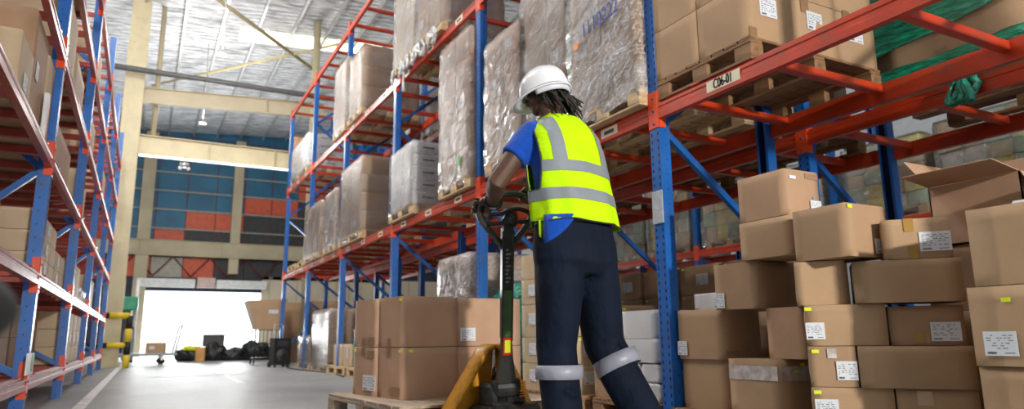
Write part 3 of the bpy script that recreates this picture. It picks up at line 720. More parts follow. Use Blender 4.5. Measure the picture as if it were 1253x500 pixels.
# ------------------------------------------------------------------ wrapped loads
def film_shell(x0, x1, y0, y1, z0, z1, M_, seed=0, amp=.012, name='stretch_film', bottom_skirt=.1):
    m = MB(); n = 14; off = .012
    x0 -= off; x1 += off; y0 -= off; y1 += off; z1 += off * .6
    nz = max(8, int((z1 - z0) / .07))
    per = []
    def edge(a, b, k): return [(a[0] + (b[0] - a[0]) * i / k, a[1] + (b[1] - a[1]) * i / k) for i in range(k)]
    nx = max(4, int((x1 - x0) / .08)); ny = max(4, int((y1 - y0) / .08))
    per = edge((x0, y0), (x1, y0), nx) + edge((x1, y0), (x1, y1), ny) + edge((x1, y1), (x0, y1), nx) + edge((x0, y1), (x0, y0), ny)
    cx, cy = (x0 + x1) / 2, (y0 + y1) / 2
    vs = []; P = len(per)
    for j in range(nz + 1):
        z = z0 + (z1 - z0) * j / nz
        for (x, y) in per:
            nn = noise.noise(Vector((x * 7 + seed, y * 7, z * 9 + seed))) + .6 * noise.noise(Vector((x * 19, y * 19 + seed, z * 23)))
            a = amp * max(-.5, nn) + (.012 if 0 < j < nz else 0)
            dx = (1 if x > x1 - 1e-4 else -1 if x < x0 + 1e-4 else 0); dy = (1 if y > y1 - 1e-4 else -1 if y < y0 + 1e-4 else 0)
            zz = z + (rnd.uniform(-.03, .02) if j == 0 else 0)
            vs.append((x + dx * a, y + dy * a, zz))
    f = []
    for j in range(nz):
        for i in range(P): f.append([j * P + i, j * P + (i + 1) % P, (j + 1) * P + (i + 1) % P, (j + 1) * P + i])
    m.add(vs, f, M_, True)
    top = [nz * P + i for i in range(P)]
    c = len(m.v); m.v.append((cx, cy, z1 + .015))
    for i in range(P): m.f.append([top[i], top[(i + 1) % P], c]); m.m.append(0); m.sm.append(True)
    return m.build(name)
LAY = ['bottom', 'second', 'third', 'fourth', 'fifth', 'sixth', 'seventh', 'eighth']
ROWN = ['far', 'near', 'middle']
def load(x0, x1, y0, y1, z0, nl, lh, ny, desc, film=FILM, M_=None, pal=None, label_on=True, top_missing=0, gap=.003, white=False, nx=2, pallet_=True, amp=.012, text=None, seed=0, lw=.13):
    """one palletised load: pallet, cartons in layers (front column and near column), stretch film"""
    if pallet_:
        pallet(((x0 + x1) / 2, (y0 + y1) / 2, z0), x1 - x0 + .04, y1 - y0 + .04, 0, 'pallet under the %s' % desc, M_=pal or WOODL)
        zb = z0 + .14
    else: zb = z0
    if y0 > 9 or (x0 > 4 and z0 > 4): nx = 1
    cw = (x1 - x0) / nx; cy_ = (y1 - y0) / ny
    for l in range(nl):
        for j in range(ny):
            for i in range(nx):
                if i > 0 and j > 0: continue
                if l >= nl - top_missing and j >= ny // 2 + 1: continue
                a, b = x0 + i * cw, x0 + (i + 1) * cw; c, d = y0 + j * cy_, y0 + (j + 1) * cy_
                nm = 'aisle side' if i == 0 else 'inner side'
                pos = 'nearest' if j == 0 else ('farthest' if j == ny - 1 else 'middle')
                s = (seed * 7 + l * 3 + j) % 5
                labs = ()
                if label_on:
                    if j == 0 and (l + seed) % 2 == 0: labs += (('-y', .55 if i == 0 else .4, .5, lw, lh * .28),)
                    if i == 0 and (l + j + seed) % 3 == 0: labs += (('-x', .4, .5, lw, lh * .28),)
                o = carton(a + gap, b - gap, c + gap, d - gap, zb + l * lh, zb + (l + 1) * lh - .002,
                       '%s carton, %s layer, %s, %s' % ('white' if white else 'brown', LAY[l], pos if i == 0 else 'inner', desc), M_=M_ or CARD[s % 4], group='cartons of the ' + desc, labels=labs, seed=s, bulge=.004)
                if white and j == 0:
                    patch(o, b - a, d - c, lh, '-y', .45, .5, (b - a) * .35, .018, INK, 'printed_mark')
    zt = zb + nl * lh
    if film:
        o = film_shell(x0, x1, y0, y1, z0 + .05, zt, film, seed, amp)
        tag(o, 'clear crinkled stretch film round the %s' % desc, 'stretch film', 'stretch film round the loads')
        return o
T1 = 2.13; T2 = 4.24
# level one, seen from the near end
f1 = load(2.90, 3.95, 3.56, 4.40, T1, 5, .34, 2, 'load beside the near upright, first level', FILMH, seed=1, nx=2, pal=WOODL, amp=.016)
f2 = load(2.92, 3.92, 4.46, 5.20, T1, 5, .43, 2, 'tall load right of the helmet, first level', FILM, seed=2, M_=CARD[0], amp=.016)
f3 = load(2.90, 3.90, 5.27, 5.95, T1, 4, .31, 2, 'load left of the helmet, first level', FILM, seed=3, M_=CARDP, amp=.014)
f4 = load(2.92, 3.62, 6.40, 7.22, T1, 5, .335, 2, 'tall load left of the second upright', FILM, seed=4, M_=CARDP, pal=WOODL, amp=.013)
load(2.92, 3.85, 8.15, 9.05, T1, 5, .165, 2, 'white carton load on first level', FILML, seed=5, M_=WHITEC, white=True, label_on=False, pal=WOODL, amp=.006)
load(2.92, 3.9, 10.5, 11.85, T1, 4, .30, 2, 'brown wrapped load third bay first level', FILML, seed=6, M_=CARD[1], pal=WOODL)
pallet((3.45, 9.75, T1), 1.0, 1.0, 0, 'empty pallet between the white cartons and the brown wrapped load', M_=WOODL) if False else None
load(2.92, 3.9, 12.15, 13.0, T1, 3, .33, 2, 'wrapped load behind the fourth upright', FILMH, seed=8, M_=CARD[0], pal=WOODL)
load(2.92, 3.9, 13.35, 14.7, T1, 3, .33, 2, 'farthest wrapped load on the first level', FILM, seed=9, M_=CARD[1], pal=WOODL)
for i in range(2): pallet((3.45, 15.2 + i * 1.2, T1), 1.0, 1.0, 0, 'empty pallet on the first level, %s of the two at the far end' % ('nearer', 'farther')[i], M_=WOODL)
# near bay, brown cartons on their pallet above the bay code
pallet((3.55, 3.04, T1), 1.18, .84, 0, 'worn pallet above the bay code label', M_=WOOD, along='y')
NB = 'cartons above the bay code label'; ZB = T1 + .14
for i, (xa, xb) in enumerate(((2.96, 3.36), (3.37, 3.76), (3.77, 4.14))):
    for l in range(3):
        for j, (ya, yb) in enumerate(((2.63, 3.03), (3.035, 3.45))):
            if j == 1 and i > 0: continue
            za = ZB + l * (.34 if l == 0 else .34)
            pos = ('aisle', 'middle', 'inner')[i]
            carton(xa, xb - .004, ya, yb, ZB + l * .345, ZB + (l + 1) * .345 - .003,
                   '%s brown carton in the %s layer of the load above the bay code' % (('near ' + pos, 'far ' + pos)[j], ('bottom', 'second', 'third')[l]), seed=(8 if j == 0 else 4) + i, bulge=.014, group=NB, M_=CARD[(i + l) % 2],
                   labels=((('-y', .45, .62, .14, .12),) if j == 0 else ()), tapes=((('-y', .1, .08, .06, .07),) if j == 0 and i == 0 else (('-y', .25, .9, .07, .10),)))
# green-wrapped load on the rack behind
def green_load():
    pallet((4.95, 2.35, T1), 1.0, 1.1, 0, 'pallet under the green wrapped load')
    carton(4.5, 5.4, 1.85, 2.88, ZB, ZB + .62, 'large brown carton under green film on the rack behind', seed=9, bulge=.02, group='green wrapped load', tapes=(('-x', .3, .35, .12, .1), ('-x', .45, .2, .08, .14, CARD[2])))
    carton(4.5, 5.4, 1.85, 2.88, ZB + .62, ZB + 1.2, 'upper brown carton inside the green film', seed=4, group='green wrapped load')
    m = MB(); n = 40
    # three slanting turns of film round the load
    for z0, z1, sl, wv in ((ZB + .02, ZB + .10, .0, .02), (ZB + .27, ZB + .80, .05, .03), (ZB + .70, ZB + 1.3, -.04, .02)):
        per = [(4.47, 2.91), (4.47, 1.82), (5.43, 1.82), (5.43, 2.91)]
        vs = []; P = []
        for e in range(4):
            a, b = per[e], per[(e + 1) % 4]
            for i in range(n): P.append((a[0] + (b[0] - a[0]) * i / n, a[1] + (b[1] - a[1]) * i / n, e, i / n))
        for (x, y, e, t) in P:
            dz = sl * (t - .5) * 2 if e == 0 else (-sl if e == 1 and False else sl * (1 - 2 * t) if e in (1,) else -sl * (1 - 2 * t) if e == 2 else -sl * (1 - 2 * t) * -1 if e == 3 else 0)
            if e == 0: dz = sl * (2 * t - 1)
            elif e == 1: dz = sl
            elif e == 2: dz = sl * (1 - 2 * t)
            else: dz = -sl
            w = wv * noise.noise(Vector((x * 5, y * 5, z0)))
            k = 5
            for j in range(k + 1):
                bx_ = .006 * noise.noise(Vector((x * 12, y * 12, j * 1.3 + z0 * 5)))
                vs.append((x - (abs(bx_) if e == 0 else 0), y, z0 + (z1 - z0) * j / k + dz + w))
        f = []; N_ = len(P); k1 = 6
        for i in range(N_):
            for j in range(5): f.append([i * k1 + j, ((i + 1) % N_) * k1 + j, ((i + 1) % N_) * k1 + j + 1, i * k1 + j + 1])
        m.add(vs, f, GREENF, True)
    o = m.build('green_film'); tag(o, 'green stretch film wound round the carton load on the rack behind', 'stretch film')
    # scrunched tail of green film hanging over the beam
    q = MB(); rr = random.Random(3)
    for k in range(9):
        p = [(4.40 + rr.uniform(-.02, .01), 2.27 + rr.uniform(-.06, .06), 2.165)]
        for s in range(6): p.append((p[-1][0] - rr.uniform(0, .012), p[-1][1] + rr.uniform(-.03, .03), p[-1][2] - .033))
        q.tube(p, [rr.uniform(.012, .03) for _ in p], GREENN, 7)
    tag(q.build('green_film_tail'), 'scrunched green film tail hanging over the rear beam', 'stretch film')
green_load()
# level one on the back-to-back rack: pallets with loads, mostly seen from below
for i, y in enumerate((1.25, 4.2, 5.3, 7.1, 8.3, 9.9, 11.1, 12.7, 13.9, 15.6)):
    if i == 0: continue
    pallet((4.97, y, T1), 1.1, 1.0, 0, 'pallet on first level of the rack behind, %s along' % LAY[min(i, 7)] if i < 8 else 'pallet at the far end of the rack behind, %s' % ('nearer' if i == 8 else 'farthest'), M_=WOOD)
for i, y in enumerate((4.2, 5.3, 7.1, 8.3, 9.9)):
    carton(4.5, 5.4, y - .45, y + .45, ZB, ZB + .7, 'brown carton block on the %s pallet of the rack behind' % LAY[i], seed=i, group='blocks on the rack behind')
pallet((3.55, 1.75, T1), 1.1, 1.1, 0, 'pallet on the first level at the top right of the picture') if False else None
# second level
load(2.92, 3.75, 7.25, 8.1, T2, 3, .42, 2, 'load over the white cartons, second level', FILM, seed=11, M_=CARD[3], pal=WOODL)
load(2.92, 3.75, 8.2, 9.0, T2, 3, .42, 2, 'load by the third upright, second level', FILMH, seed=12, M_=CARDL, pal=WOODL)
load(2.94, 3.9, 10.75, 11.6, T2, 3, .36, 2, 'broad second level load beyond the third upright', FILM, seed=13, M_=CARD[1], pal=WOODL)
load(2.94, 3.9, 11.8, 12.65, T2, 3, .42, 2, 'slim load on the second level behind the broad one', FILMH, seed=14, M_=CARD[0], pal=WOODL)
load(2.96, 3.95, 15.2, 17.0, T2, 4, .19, 3, 'far white wrapped load on second level', FILMH, seed=15, M_=WHITEC, white=True, label_on=False, pal=WOODL)
for i, y in enumerate((7.2, 8.6, 10.2, 11.4, 13.1)): load(4.45, 5.4, y - .5, y + .5, T2, 2, .36, 1, 'second level load of the rack behind, %s along' % LAY[i], FILM, seed=18 + i, M_=CARDL)
# writing on the wrapped loads and the odd sticker
t = text_obj('1110222', 'handwriting', .17, BLUEINK, None, aisle_face(2.868, 3.93, 2.93, R(4)), sx=.8); t.parent = f1; t.matrix_local = aisle_face(2.866, 3.95, 2.93, R(4))
p = MB().box(-.03, .03, -.025, .025, -.001, .001, ORST).build('orange_sticker', f1); p.matrix_local = aisle_face(2.866, 4.27, 2.83)
p = MB().box(-.03, .03, -.05, .05, -.001, .001, GRST).build('green_sticker', f4); p.matrix_local = aisle_face(2.885, 6.62, 2.46)
BLUEPALE = mat('pale_blue_print', (.16, .22, .36), rough=.7)
for zz in (2.62, 2.95):
    q = MB(); q.tube([(2.893, 5.62 + .09 * math.cos(a), zz + .075 * math.sin(a)) for a in [2 * PI * k_ / 24 for k_ in range(24)]], .004, BLUEPALE, 5, closed=True); q.build('printed_ring', f3)
# clear scraps of film hanging off the second-level pallets
q = MB(); rr = random.Random(5)
for k in range(16):
    y = rr.uniform(7.4, 9.0); p = [(2.90, y, T2 + .1)]
    for s in range(5): p.append((p[-1][0] - rr.uniform(-.01, .015), p[-1][1] + rr.uniform(-.05, .05), p[-1][2] - rr.uniform(.01, .06)))
    q.tube(p, [rr.uniform(.01, .035) for _ in p], CLEARW, 7)
q.tube([(2.90, 8.55, T2), (2.89, 8.55, T2 - .12), (2.89, 8.53, T2 - .28), (2.89, 8.52, T2 - .36)], [.02, .008, .02, .028], CLEARW, 8)
tag(q.build('film_scraps'), 'torn white film scraps hanging over the second level beam', 'film scraps', kind='stuff')

# ------------------------------------------------------------------ floor level of the right rack beyond the near upright
G1 = 'carton column behind the jack handle'
pallet((3.45, 5.02, 0), 1.0, 1.1, 0, 'pallet behind the left trouser leg', M_=WOOD)
for l in range(4):
    for j, (a, b) in enumerate(((4.60, 5.02), (5.03, 5.46))):
        zt = [.14, .36, .58, .86, 1.08]
        for i in range(2):
            if i: continue
            carton(3.0 + i * .45, 3.44 + i * .45, a, b, zt[l], zt[l + 1] - .003, '%s carton, %s row, pallet behind the man, %s' % (('near', 'far')[j], LAY[l], ('aisle side', 'inner side')[i]), seed=l + j, group='cartons on the pallet behind the man', M_=CARDL if i == 0 else CARD[0],
                   labels=(('-x', .45, .55, .11, .10),) + ((('-y', .3, .55, .12, .10),) if j == 0 else ()), stickers=(('-y', .1, .9),) if j == 0 else ())
carton(3.0, 3.44, 5.03, 5.46, 1.08, 1.30, 'topmost carton of the column right of the green wrap', seed=3, group='cartons on the pallet behind the man', M_=CARDL)
# white cartons and white sacks by the upright
pallet((3.4, 3.98, 0), .85, .75, 0, 'pallet under the white cartons beside the near upright', M_=WOOD)
WC = 'white goods beside the near upright'
carton(3.03, 3.45, 3.66, 4.04, .56, .75, 'white carton with plain lid, topmost of the white goods', M_=WHITEC, group=WC, seed=1)
carton(3.46, 3.85, 3.66, 4.04, .14, .75, 'tall white carton behind the white sacks', M_=WHITEC, group=WC, seed=2)
carton(3.03, 3.45, 3.66, 4.04, .40, .558, 'white carton under the plain lidded one', M_=WHITEC, group=WC, seed=3)
def sack(x, y, z, w, d, h, label):
    bm = bmesh.new(); bmesh.ops.create_cube(bm, size=1); bmesh.ops.subdivide_edges(bm, edges=bm.edges, cuts=6, use_grid_fill=True)
    for v in bm.verts:
        p = v.co; k = 1 - .45 * max(0, abs(p.z) * 2 - .35) ** 2 * (abs(p.x) * 2) ** 2 
        n_ = noise.noise(Vector((p.x * 5 + x * 9, p.y * 5, p.z * 5)))
        p.x *= w * (1 + .05 * n_); p.y *= d * k * (1 + .05 * n_); p.z *= h * (1 - .1 * (abs(p.y) / d * 2) ** 2)
    me = bpy.data.meshes.new('sack'); bm.to_mesh(me); bm.free(); me.materials.append(WGREY)
    for f in me.polygons: f.use_smooth = True
    return tag(link('sack', me, None, (x, y, z + h / 2)), label, 'sack', WC)
k = 0
for i, (x, y) in enumerate(((3.14, 3.75), (3.14, 3.95), (3.14, 4.18), (3.35, 3.75))):
    for l in range(2):
        sack(x, y, .14 + l * .128, .2, .19, .126, 'white folded packet, %s row, %s, beside the near upright' % (('bottom', 'upper')[l], ('nearest aisle', 'middle aisle', 'farthest aisle', 'inner')[i]))
carton(3.03, 3.4, 4.10, 4.40, .14, .50, 'brown carton with label seen between the trouser legs', seed=1, group='cartons seen between the legs', labels=(('-y', .4, .6, .11, .09),), stickers=(('-y', .2, .93),))
carton(3.03, 3.4, 4.10, 4.40, .50, .80, 'brown carton with label seen above the one between the legs', seed=2, group='cartons seen between the legs', labels=(('-y', .4, .6, .11, .09),), stickers=(('-y', .2, .9),))
# brown cartons on the floor of the rack behind
for i, y in enumerate((4.0, 4.55, 5.1, 5.65, 6.2)):
    for l in range(3):
        carton(4.5, 4.95, y, y + .50, .14 + (l + 1) * .27 * (l > 0), .41 + (l + 1) * .27 - .004, 'brown carton on the rear rack floor, %s row, %s from the near end' % (LAY[l], LAY[i] if i else 'first'), seed=i + l, group='cartons on the floor of the rear rack',
               labels=(('-x', .6, .5, .15, .10),) if (i + l) % 2 else (), stickers=(('-x', .1, .9),), M_=CARD[2] if l < 2 else CARD[0])
for y in (4.55, 5.95): pallet((4.95, y, 0), 1.0, 1.3, 0, 'pallet on the floor of the rear rack, %s' % ('nearer' if y < 5 else 'farther'))
# green plastic wrapped bundle and grey wrapped crate
bm = bmesh.new(); bmesh.ops.create_icosphere(bm, subdivisions=5, radius=1)
for v in bm.verts:
    p = v.co; nn = noise.noise(p * 3) * .10 + noise.noise(p * 9) * .05
    q = Vector((math.copysign(abs(p.x) ** .6, p.x), math.copysign(abs(p.y) ** .6, p.y), math.copysign(abs(p.z) ** .7, p.z))) * (1 + nn)
    v.co = Vector((q.x * .42, q.y * .42, max(-.5, q.z * .46)))
me = bpy.data.meshes.new('wrapped_bundle'); bm.to_mesh(me); bm.free(); me.materials.append(GREENN)
for f in me.polygons: f.use_smooth = True
pallet((3.5, 6.05, 0), 1.0, .95, 0, 'pallet under the green wrapped bundle')
tag(link('wrapped_bundle', me, None, (3.45, 6.0, .65)), 'bulky bundle wrapped in crinkled green plastic behind the jack handle', 'bundle')
pallet((3.5, 7.0, 0), 1.0, .95, 0, 'pallet under the grey film wrapped crate')
load(3.0, 3.9, 6.55, 7.4, .14, 3, .44, 2, 'grey wrapped block behind the second upright', FILMH, nx=1, seed=21, M_=CARDP, pallet_=False)
load(3.0, 3.95, 12.6, 14.0, 0, 3, .33, 2, 'wrapped load on the floor by the fourth upright', FILM, seed=24, M_=CARD[1], pal=WOODL)
load(3.0, 3.95, 14.2, 15.3, 0, 2, .26, 2, 'low wrapped load behind the loudspeaker', FILM, seed=25, M_=CARD[1], pal=WOODL)
pallet((3.42, 11.85, 0), 1.0, 1.2, 0, 'pallet with two small cartons on the floor beside the lane', M_=WOODL)
for i, (a, b) in enumerate(((11.65, 12.2), (11.1, 11.55))):
    carton(2.98, 3.4, a, b, .14, .50 - i * .0, 'light brown carton, %s of two on the far pallet' % ('farther', 'nearer')[i], seed=i, M_=CARDL, group='two cartons on the far pallet', labels=(('-x', .6, .6, .08, .15),) if i else ())
m = MB(); m.bbox(-.1, .1, -.18, .18, 0, .62, GREENN, .03); tag(m.build('green_roll', None, (3.1, 10.85, .14)), 'pale green wrapped roll standing at the end of the far pallet', 'roll')
pallet((3.42, 10.6, 0), 1.0, 1.0, 0, 'pallet under the pale green roll', M_=WOODL)

# ------------------------------------------------------------------ far goods on the rack across the next aisle, many small parcels under film
PC = [mat('parcel_%d' % i, c, rough=.7) for i, c in enumerate([(.66, .52, .30), (.48, .31, .17), (.75, .72, .62), (.75, .62, .15), (.45, .55, .38)])]
ci = 0
for b, (ya, yb) in enumerate(((1.0, 2.1), (2.3, 3.4), (3.7, 4.8), (5.0, 6.1), (6.5, 7.6), (7.8, 8.9), (9.3, 10.4), (10.6, 11.7), (12.1, 13.2))):
    names = ('first', 'second', 'third', 'fourth', 'fifth', 'sixth', 'seventh', 'eighth', 'ninth')
    pallet((9.05, (ya + yb) / 2, 2.05), 1.0, yb - ya, 0, 'pallet under the %s mixed load on the far rack' % names[b], M_=WOODL)
    rr = random.Random(b); hh = rr.choice((.9, 1.0, 1.2)) if b != 2 else .95
    nj = 4; nl = 5
    for l in range(nl):
        for j in range(nj):
            y0_ = ya + (yb - ya) * j / nj; y1_ = ya + (yb - ya) * (j + 1) / nj
            z0_ = 2.19 + hh * l / nl
            s = rr.randrange(5)
            o = link('parcel', carton_mesh(.98, y1_ - y0_ - .01, hh / nl - .006, PC[s], .012, s), None, (9.05 + rr.uniform(-.03, .03), (y0_ + y1_) / 2, z0_))
            tag(o, 'pale parcel, %s layer, %s along, %s mixed load on the far rack' % (LAY[l], names[j], names[b]), 'parcel', 'parcels on the far rack')
    fo = film_shell(8.53, 9.57, ya, yb, 2.1, 2.2 + hh, FILML, b + 40, .02); tag(fo, 'clear film round the %s mixed load on the far rack' % names[b], 'stretch film', 'film on the far rack')

# ------------------------------------------------------------------ left rack goods
LG = 'cartons in the left rack'
def lc(y0, y1, z0, z1, xf, dep, label, **k): return carton(xf - dep, xf, y0, y1, z0, z1, label, group=LG, **k)
def plabel(o, w, d, h, u, v, pw, ph, seed=0): return shiplabel(o, w, d, h, '+x', u, v, pw, ph, 0, seed)
Z2 = 1.862 + .10; Z3 = 2.708 + .10; Z1_ = .987 + .10; Z0_ = .241 + .10
def lcl(y0, y1, z0, z1, xf, dep, label, lab=None, **k):
    o = lc(y0, y1, z0, z1, xf, dep, label, **k)
    if lab: plabel(o, dep, y1 - y0, z1 - z0, *lab)
    return o
lcl(4.99, 5.62, Z2, 2.66, -.74, .9, 'large brown carton with a white label high in the near left bay', (.35, .5, .10, .12), seed=2, M_=CARD[3])
lcl(4.46, 4.95, Z2, 2.30, -.72, .6, 'smaller brown carton with a cut corner in the near left bay', (.5, .3, .12, .1), seed=1, M_=CARDL)
lcl(5.66, 5.98, Z2, 2.60, -.73, .8, 'tall brown carton with label next to the near left upright', (.4, .5, .1, .12), seed=0, M_=CARDL)
m = MB(); m.bbox(-.03, .0, -.02, .02, 0, .34, REDL, .003).bbox(-.03, .0, -.06, -.022, 0, .33, WHITE, .003)
tag(m.build('red_white_strip', None, (-.70, 5.63, Z2)), 'red and white strip standing between the cartons in the near left bay', 'strip')
pos_l1 = [(4.55, 5.05), (5.06, 5.5), (5.51, 5.94)]
for j, (a, b) in enumerate(pos_l1):
    for l in range(2): lcl(a, b, Z1_ + l * .235, Z1_ + (l + 1) * .235 - .003, -.95, .6, 'brown carton, %s row, %s of three in the near left bay' % (LAY[l], names[j]), seed=j + l, stickers=(('-y', .4, .8),), M_=CARD[3])
for j, (a, b) in enumerate(((6.25, 6.7), (6.72, 7.15), (7.17, 7.6), (7.65, 8.1), (8.12, 8.6))):
    for l in range(3 if j < 3 else 2): lcl(a, b, Z1_ + l * .165, Z1_ + (l + 1) * .165 - .003, -.76, .7, 'brown carton, %s row, %s from the near end in the second left bay' % (LAY[l], names[j]), (.5, .5, .12, .08) if j % 2 else None, seed=j + l, M_=CARDL)
for j, (a, b) in enumerate(((6.5, 7.0), (7.02, 7.6), (7.62, 8.2), (8.22, 8.7))):
    for l in range(2): lcl(a, b, Z0_ + l * .28, Z0_ + (l + 1) * .28 - .003, -.95, .75, 'brown carton, %s row, %s along, lowest shelf of second left bay' % (LAY[l], names[j]), seed=j + l, M_=CARD[2])
for j, (a, b) in enumerate(((9.1, 9.6), (9.62, 10.1), (10.12, 10.7), (10.72, 11.3))):
    for l in range(3): lcl(a, b, Z0_ + l * .19, Z0_ + (l + 1) * .19 - .003, -.74, .8, 'brown carton, %s row, %s along, lowest shelf of third left bay' % (LAY[l], names[j]), (.4, .5, .15, .08) if l % 2 else None, seed=j + l, M_=CARDL)
lcl(6.3, 8.2, Z2, 2.45, -.78, .9, 'long brown carton on the third shelf of the second left bay', seed=3)
lcl(8.95, 10.4, Z2, 2.5, -.78, .9, 'long brown carton on the third shelf of the third left bay', seed=5, M_=CARDL)
lcl(9.1, 10.6, Z1_, 1.5, -.76, .9, 'long brown carton on the second shelf of the third left bay', seed=6, M_=CARDL)
lcl(11.9, 13.6, Z1_, 1.55, -.76, .9, 'long brown carton on the second shelf of the fourth left bay', seed=7, M_=CARDL)
lcl(6.4, 7.2, Z3, 3.45, -.74, .9, 'tall light carton on the fourth shelf of the second left bay', seed=7, M_=CARDL)
lcl(7.3, 8.3, Z3, 3.25, -.74, .9, 'lower light carton on the fourth shelf of the second left bay', seed=8, M_=CARDL)
lcl(9.2, 10.3, Z3, 3.3, -.74, .9, 'brown carton on the fourth shelf of the third left bay', seed=1, M_=CARDL)
lcl(9.0, 10.2, 3.649, 4.2, -.74, .9, 'brown carton on the fifth shelf of the third left bay', seed=2, M_=CARDL)
lcl(6.3, 7.4, 3.649, 4.2, -.74, .9, 'brown carton on the fifth shelf of the second left bay', seed=3, M_=CARDL)
lcl(12.2, 13.4, Z3, 3.3, -.74, .9, 'brown carton on the fourth shelf of the fourth left bay', seed=4, M_=CARDL)
# film bunches in the left rack
for i, (y, z) in enumerate(((12.6, Z2), (11.2, Z1_))):
    bm = bmesh.new(); bmesh.ops.create_icosphere(bm, subdivisions=4, radius=1)
    for v in bm.verts:
        p = v.co; p *= 1 + .35 * noise.noise(p * 3 + Vector((i, 0, 0))); v.co = Vector((p.x * .12, p.y * .35, max(-.5, p.z) * .14 + .07))
    me = bpy.data.meshes.new('film_bunch'); bm.to_mesh(me); bm.free(); me.materials.append(CLEARW)
    tag(link('film_bunch', me, None, (-.84, y, z)), 'crumpled white film bunch on the %s shelf of the left rack' % ('third', 'second')[i], 'film bunch')
# ------------------------------------------------------------------ things at the far end
# yellow and black barrier
m = empty('barrier', (-.24, 17.9, 0), 0, 'yellow and black striped guard rail at the end of the left rack', 'barrier')
def striped(p, q, r, n, par, nm, first=0):
    mb = MB(); p = Vector(p); q = Vector(q)
    for i in range(n): mb.tube([p.lerp(q, i / n), p.lerp(q, (i + 1) / n)], r, (YELB, BLACK)[(i + first) % 2], 12)
    return mb.build(nm, par)
striped((0, 0, 0), (0, 0, 1.15), .07, 4, m, 'post'); striped((-1.6, 0, 1.15), (.0, 0, 1.15), .07, 4, m, 'rail', 1); striped((-1.6, 0, .5), (.0, 0, .5), .06, 4, m, 'rail', 1)
# trolley with a small carton
tr = empty('platform_trolley', (.02, 20.6, 0), R(4), 'grey platform trolley with a folding handle in front of the doorway', 'trolley')
MB().bbox(-1.1, .85, -.35, .35, .22, .28, mat('trolley_grey', (.35, .37, .4), rough=.5), .01).build('platform', tr)
for x in (-.7, .5):
    for y in (-.28, .28):
        q = MB().cyl((x, y, .08), (0, 1, 0), .08, .05, BLACKR, 18).box(x - .03, x + .03, y - .035, y + .035, .1, .22, STEELG); q.build('wheel', tr)
MB().tube([(.8, -.3, .28), (.92, -.3, .95), (.97, -.2, 1.0), (.97, .2, 1.0), (.92, .3, .95), (.8, .3, .28)], .02, STEELG, 8).build('handle', tr)
carton(.15, .62, 20.4, 20.75, .283, .55, 'small orange-brown carton riding on the platform trolley', seed=1, group='far end cartons', labels=(('-y', .3, .5, .12, .08),), M_=CARD[1])
# green machine by the column
gm = empty('stacker_truck', (-.38, 23.0, 0), 0, 'green and black stacker truck parked left of the doorway', 'stacker truck')
MB().bbox(-.25, .22, -.3, .3, .35, 1.0, BLACK, .04).bbox(-.05, .24, -.35, .35, .05, .9, mat('truck_grey', (.2, .24, .28)), .03).build('body', gm)
MB().bbox(-.25, .25, -.32, .32, 1.45, 1.85, mat('truck_green', (.03, .30, .16), rough=.4), .04).build('cover', gm)
for x in (-.17, .2): MB().tube([(x, .1, 0), (x, .1, 2.35)], .05, WHITE, 12).build('mast', gm)
MB().bbox(-.2, .1, -.2, .2, .9, 1.55, BLACK, .04).build('column', gm)
for x in (-.3, .2): MB().cyl((x, -.1, .1), (1, 0, 0), .1, .1, BLACKR, 16).build('wheel', gm)
# black bags heap
def lump(name, loc, sx, sy, sz, seed, label, cat, group, M_=BAG):
    bm = bmesh.new(); bmesh.ops.create_icosphere(bm, subdivisions=4, radius=1)
    for v in bm.verts:
        p = v.co.copy(); k = 1 + .28 * noise.noise(p * 1.8 + Vector((seed, 0, 0))) + .1 * noise.noise(p * 5 + Vector((0, seed, 0)))
        v.co = Vector((p.x * sx * k, p.y * sy * k, max(0, (p.z * .75 + .45)) * sz * k))
    me = bpy.data.meshes.new(name); bm.to_mesh(me); bm.free(); me.materials.append(M_)
    for f in me.polygons: f.use_smooth = True
    return tag(link(name, me, None, loc), label, cat, group)
for i, (x, y, sx, sz) in enumerate(((1.35, 22.9, .40, .34), (1.95, 22.8, .42, .42), (2.55, 22.6, .38, .30), (3.15, 22.5, .45, .46), (3.7, 22.4, .36, .34))):
    lump('bin_bag', (x, y, 0), sx, .35, sz, i * 3, 'black plastic bag, %s from the left in the heap before the doorway' % ('first', 'second', 'third', 'fourth', 'fifth')[i], 'bag', 'black bags before the doorway')
lump('safety_vest_bundle', (1.38, 22.75, .30), .25, .2, .12, 9, 'crumpled bright yellow-green vest lying on the black bags', 'vest', None, STICK)
carton(1.45, 1.70, 22.2, 22.35, 0, .40, 'orange-brown carton standing in front of the black bags', seed=0, M_=mat('orange_card', (.65, .33, .1)), group='far end cartons')
m = MB(); m.bbox(-.30, .30, -.02, .02, 0, .38, BLACK, .01); o = m.build('laptop_lid', None, (1.95, 22.75, .42)); o.rotation_euler = (R(-25), 0, R(-6)); tag(o, 'dark flat panel leaning up on the black bags', 'panel')
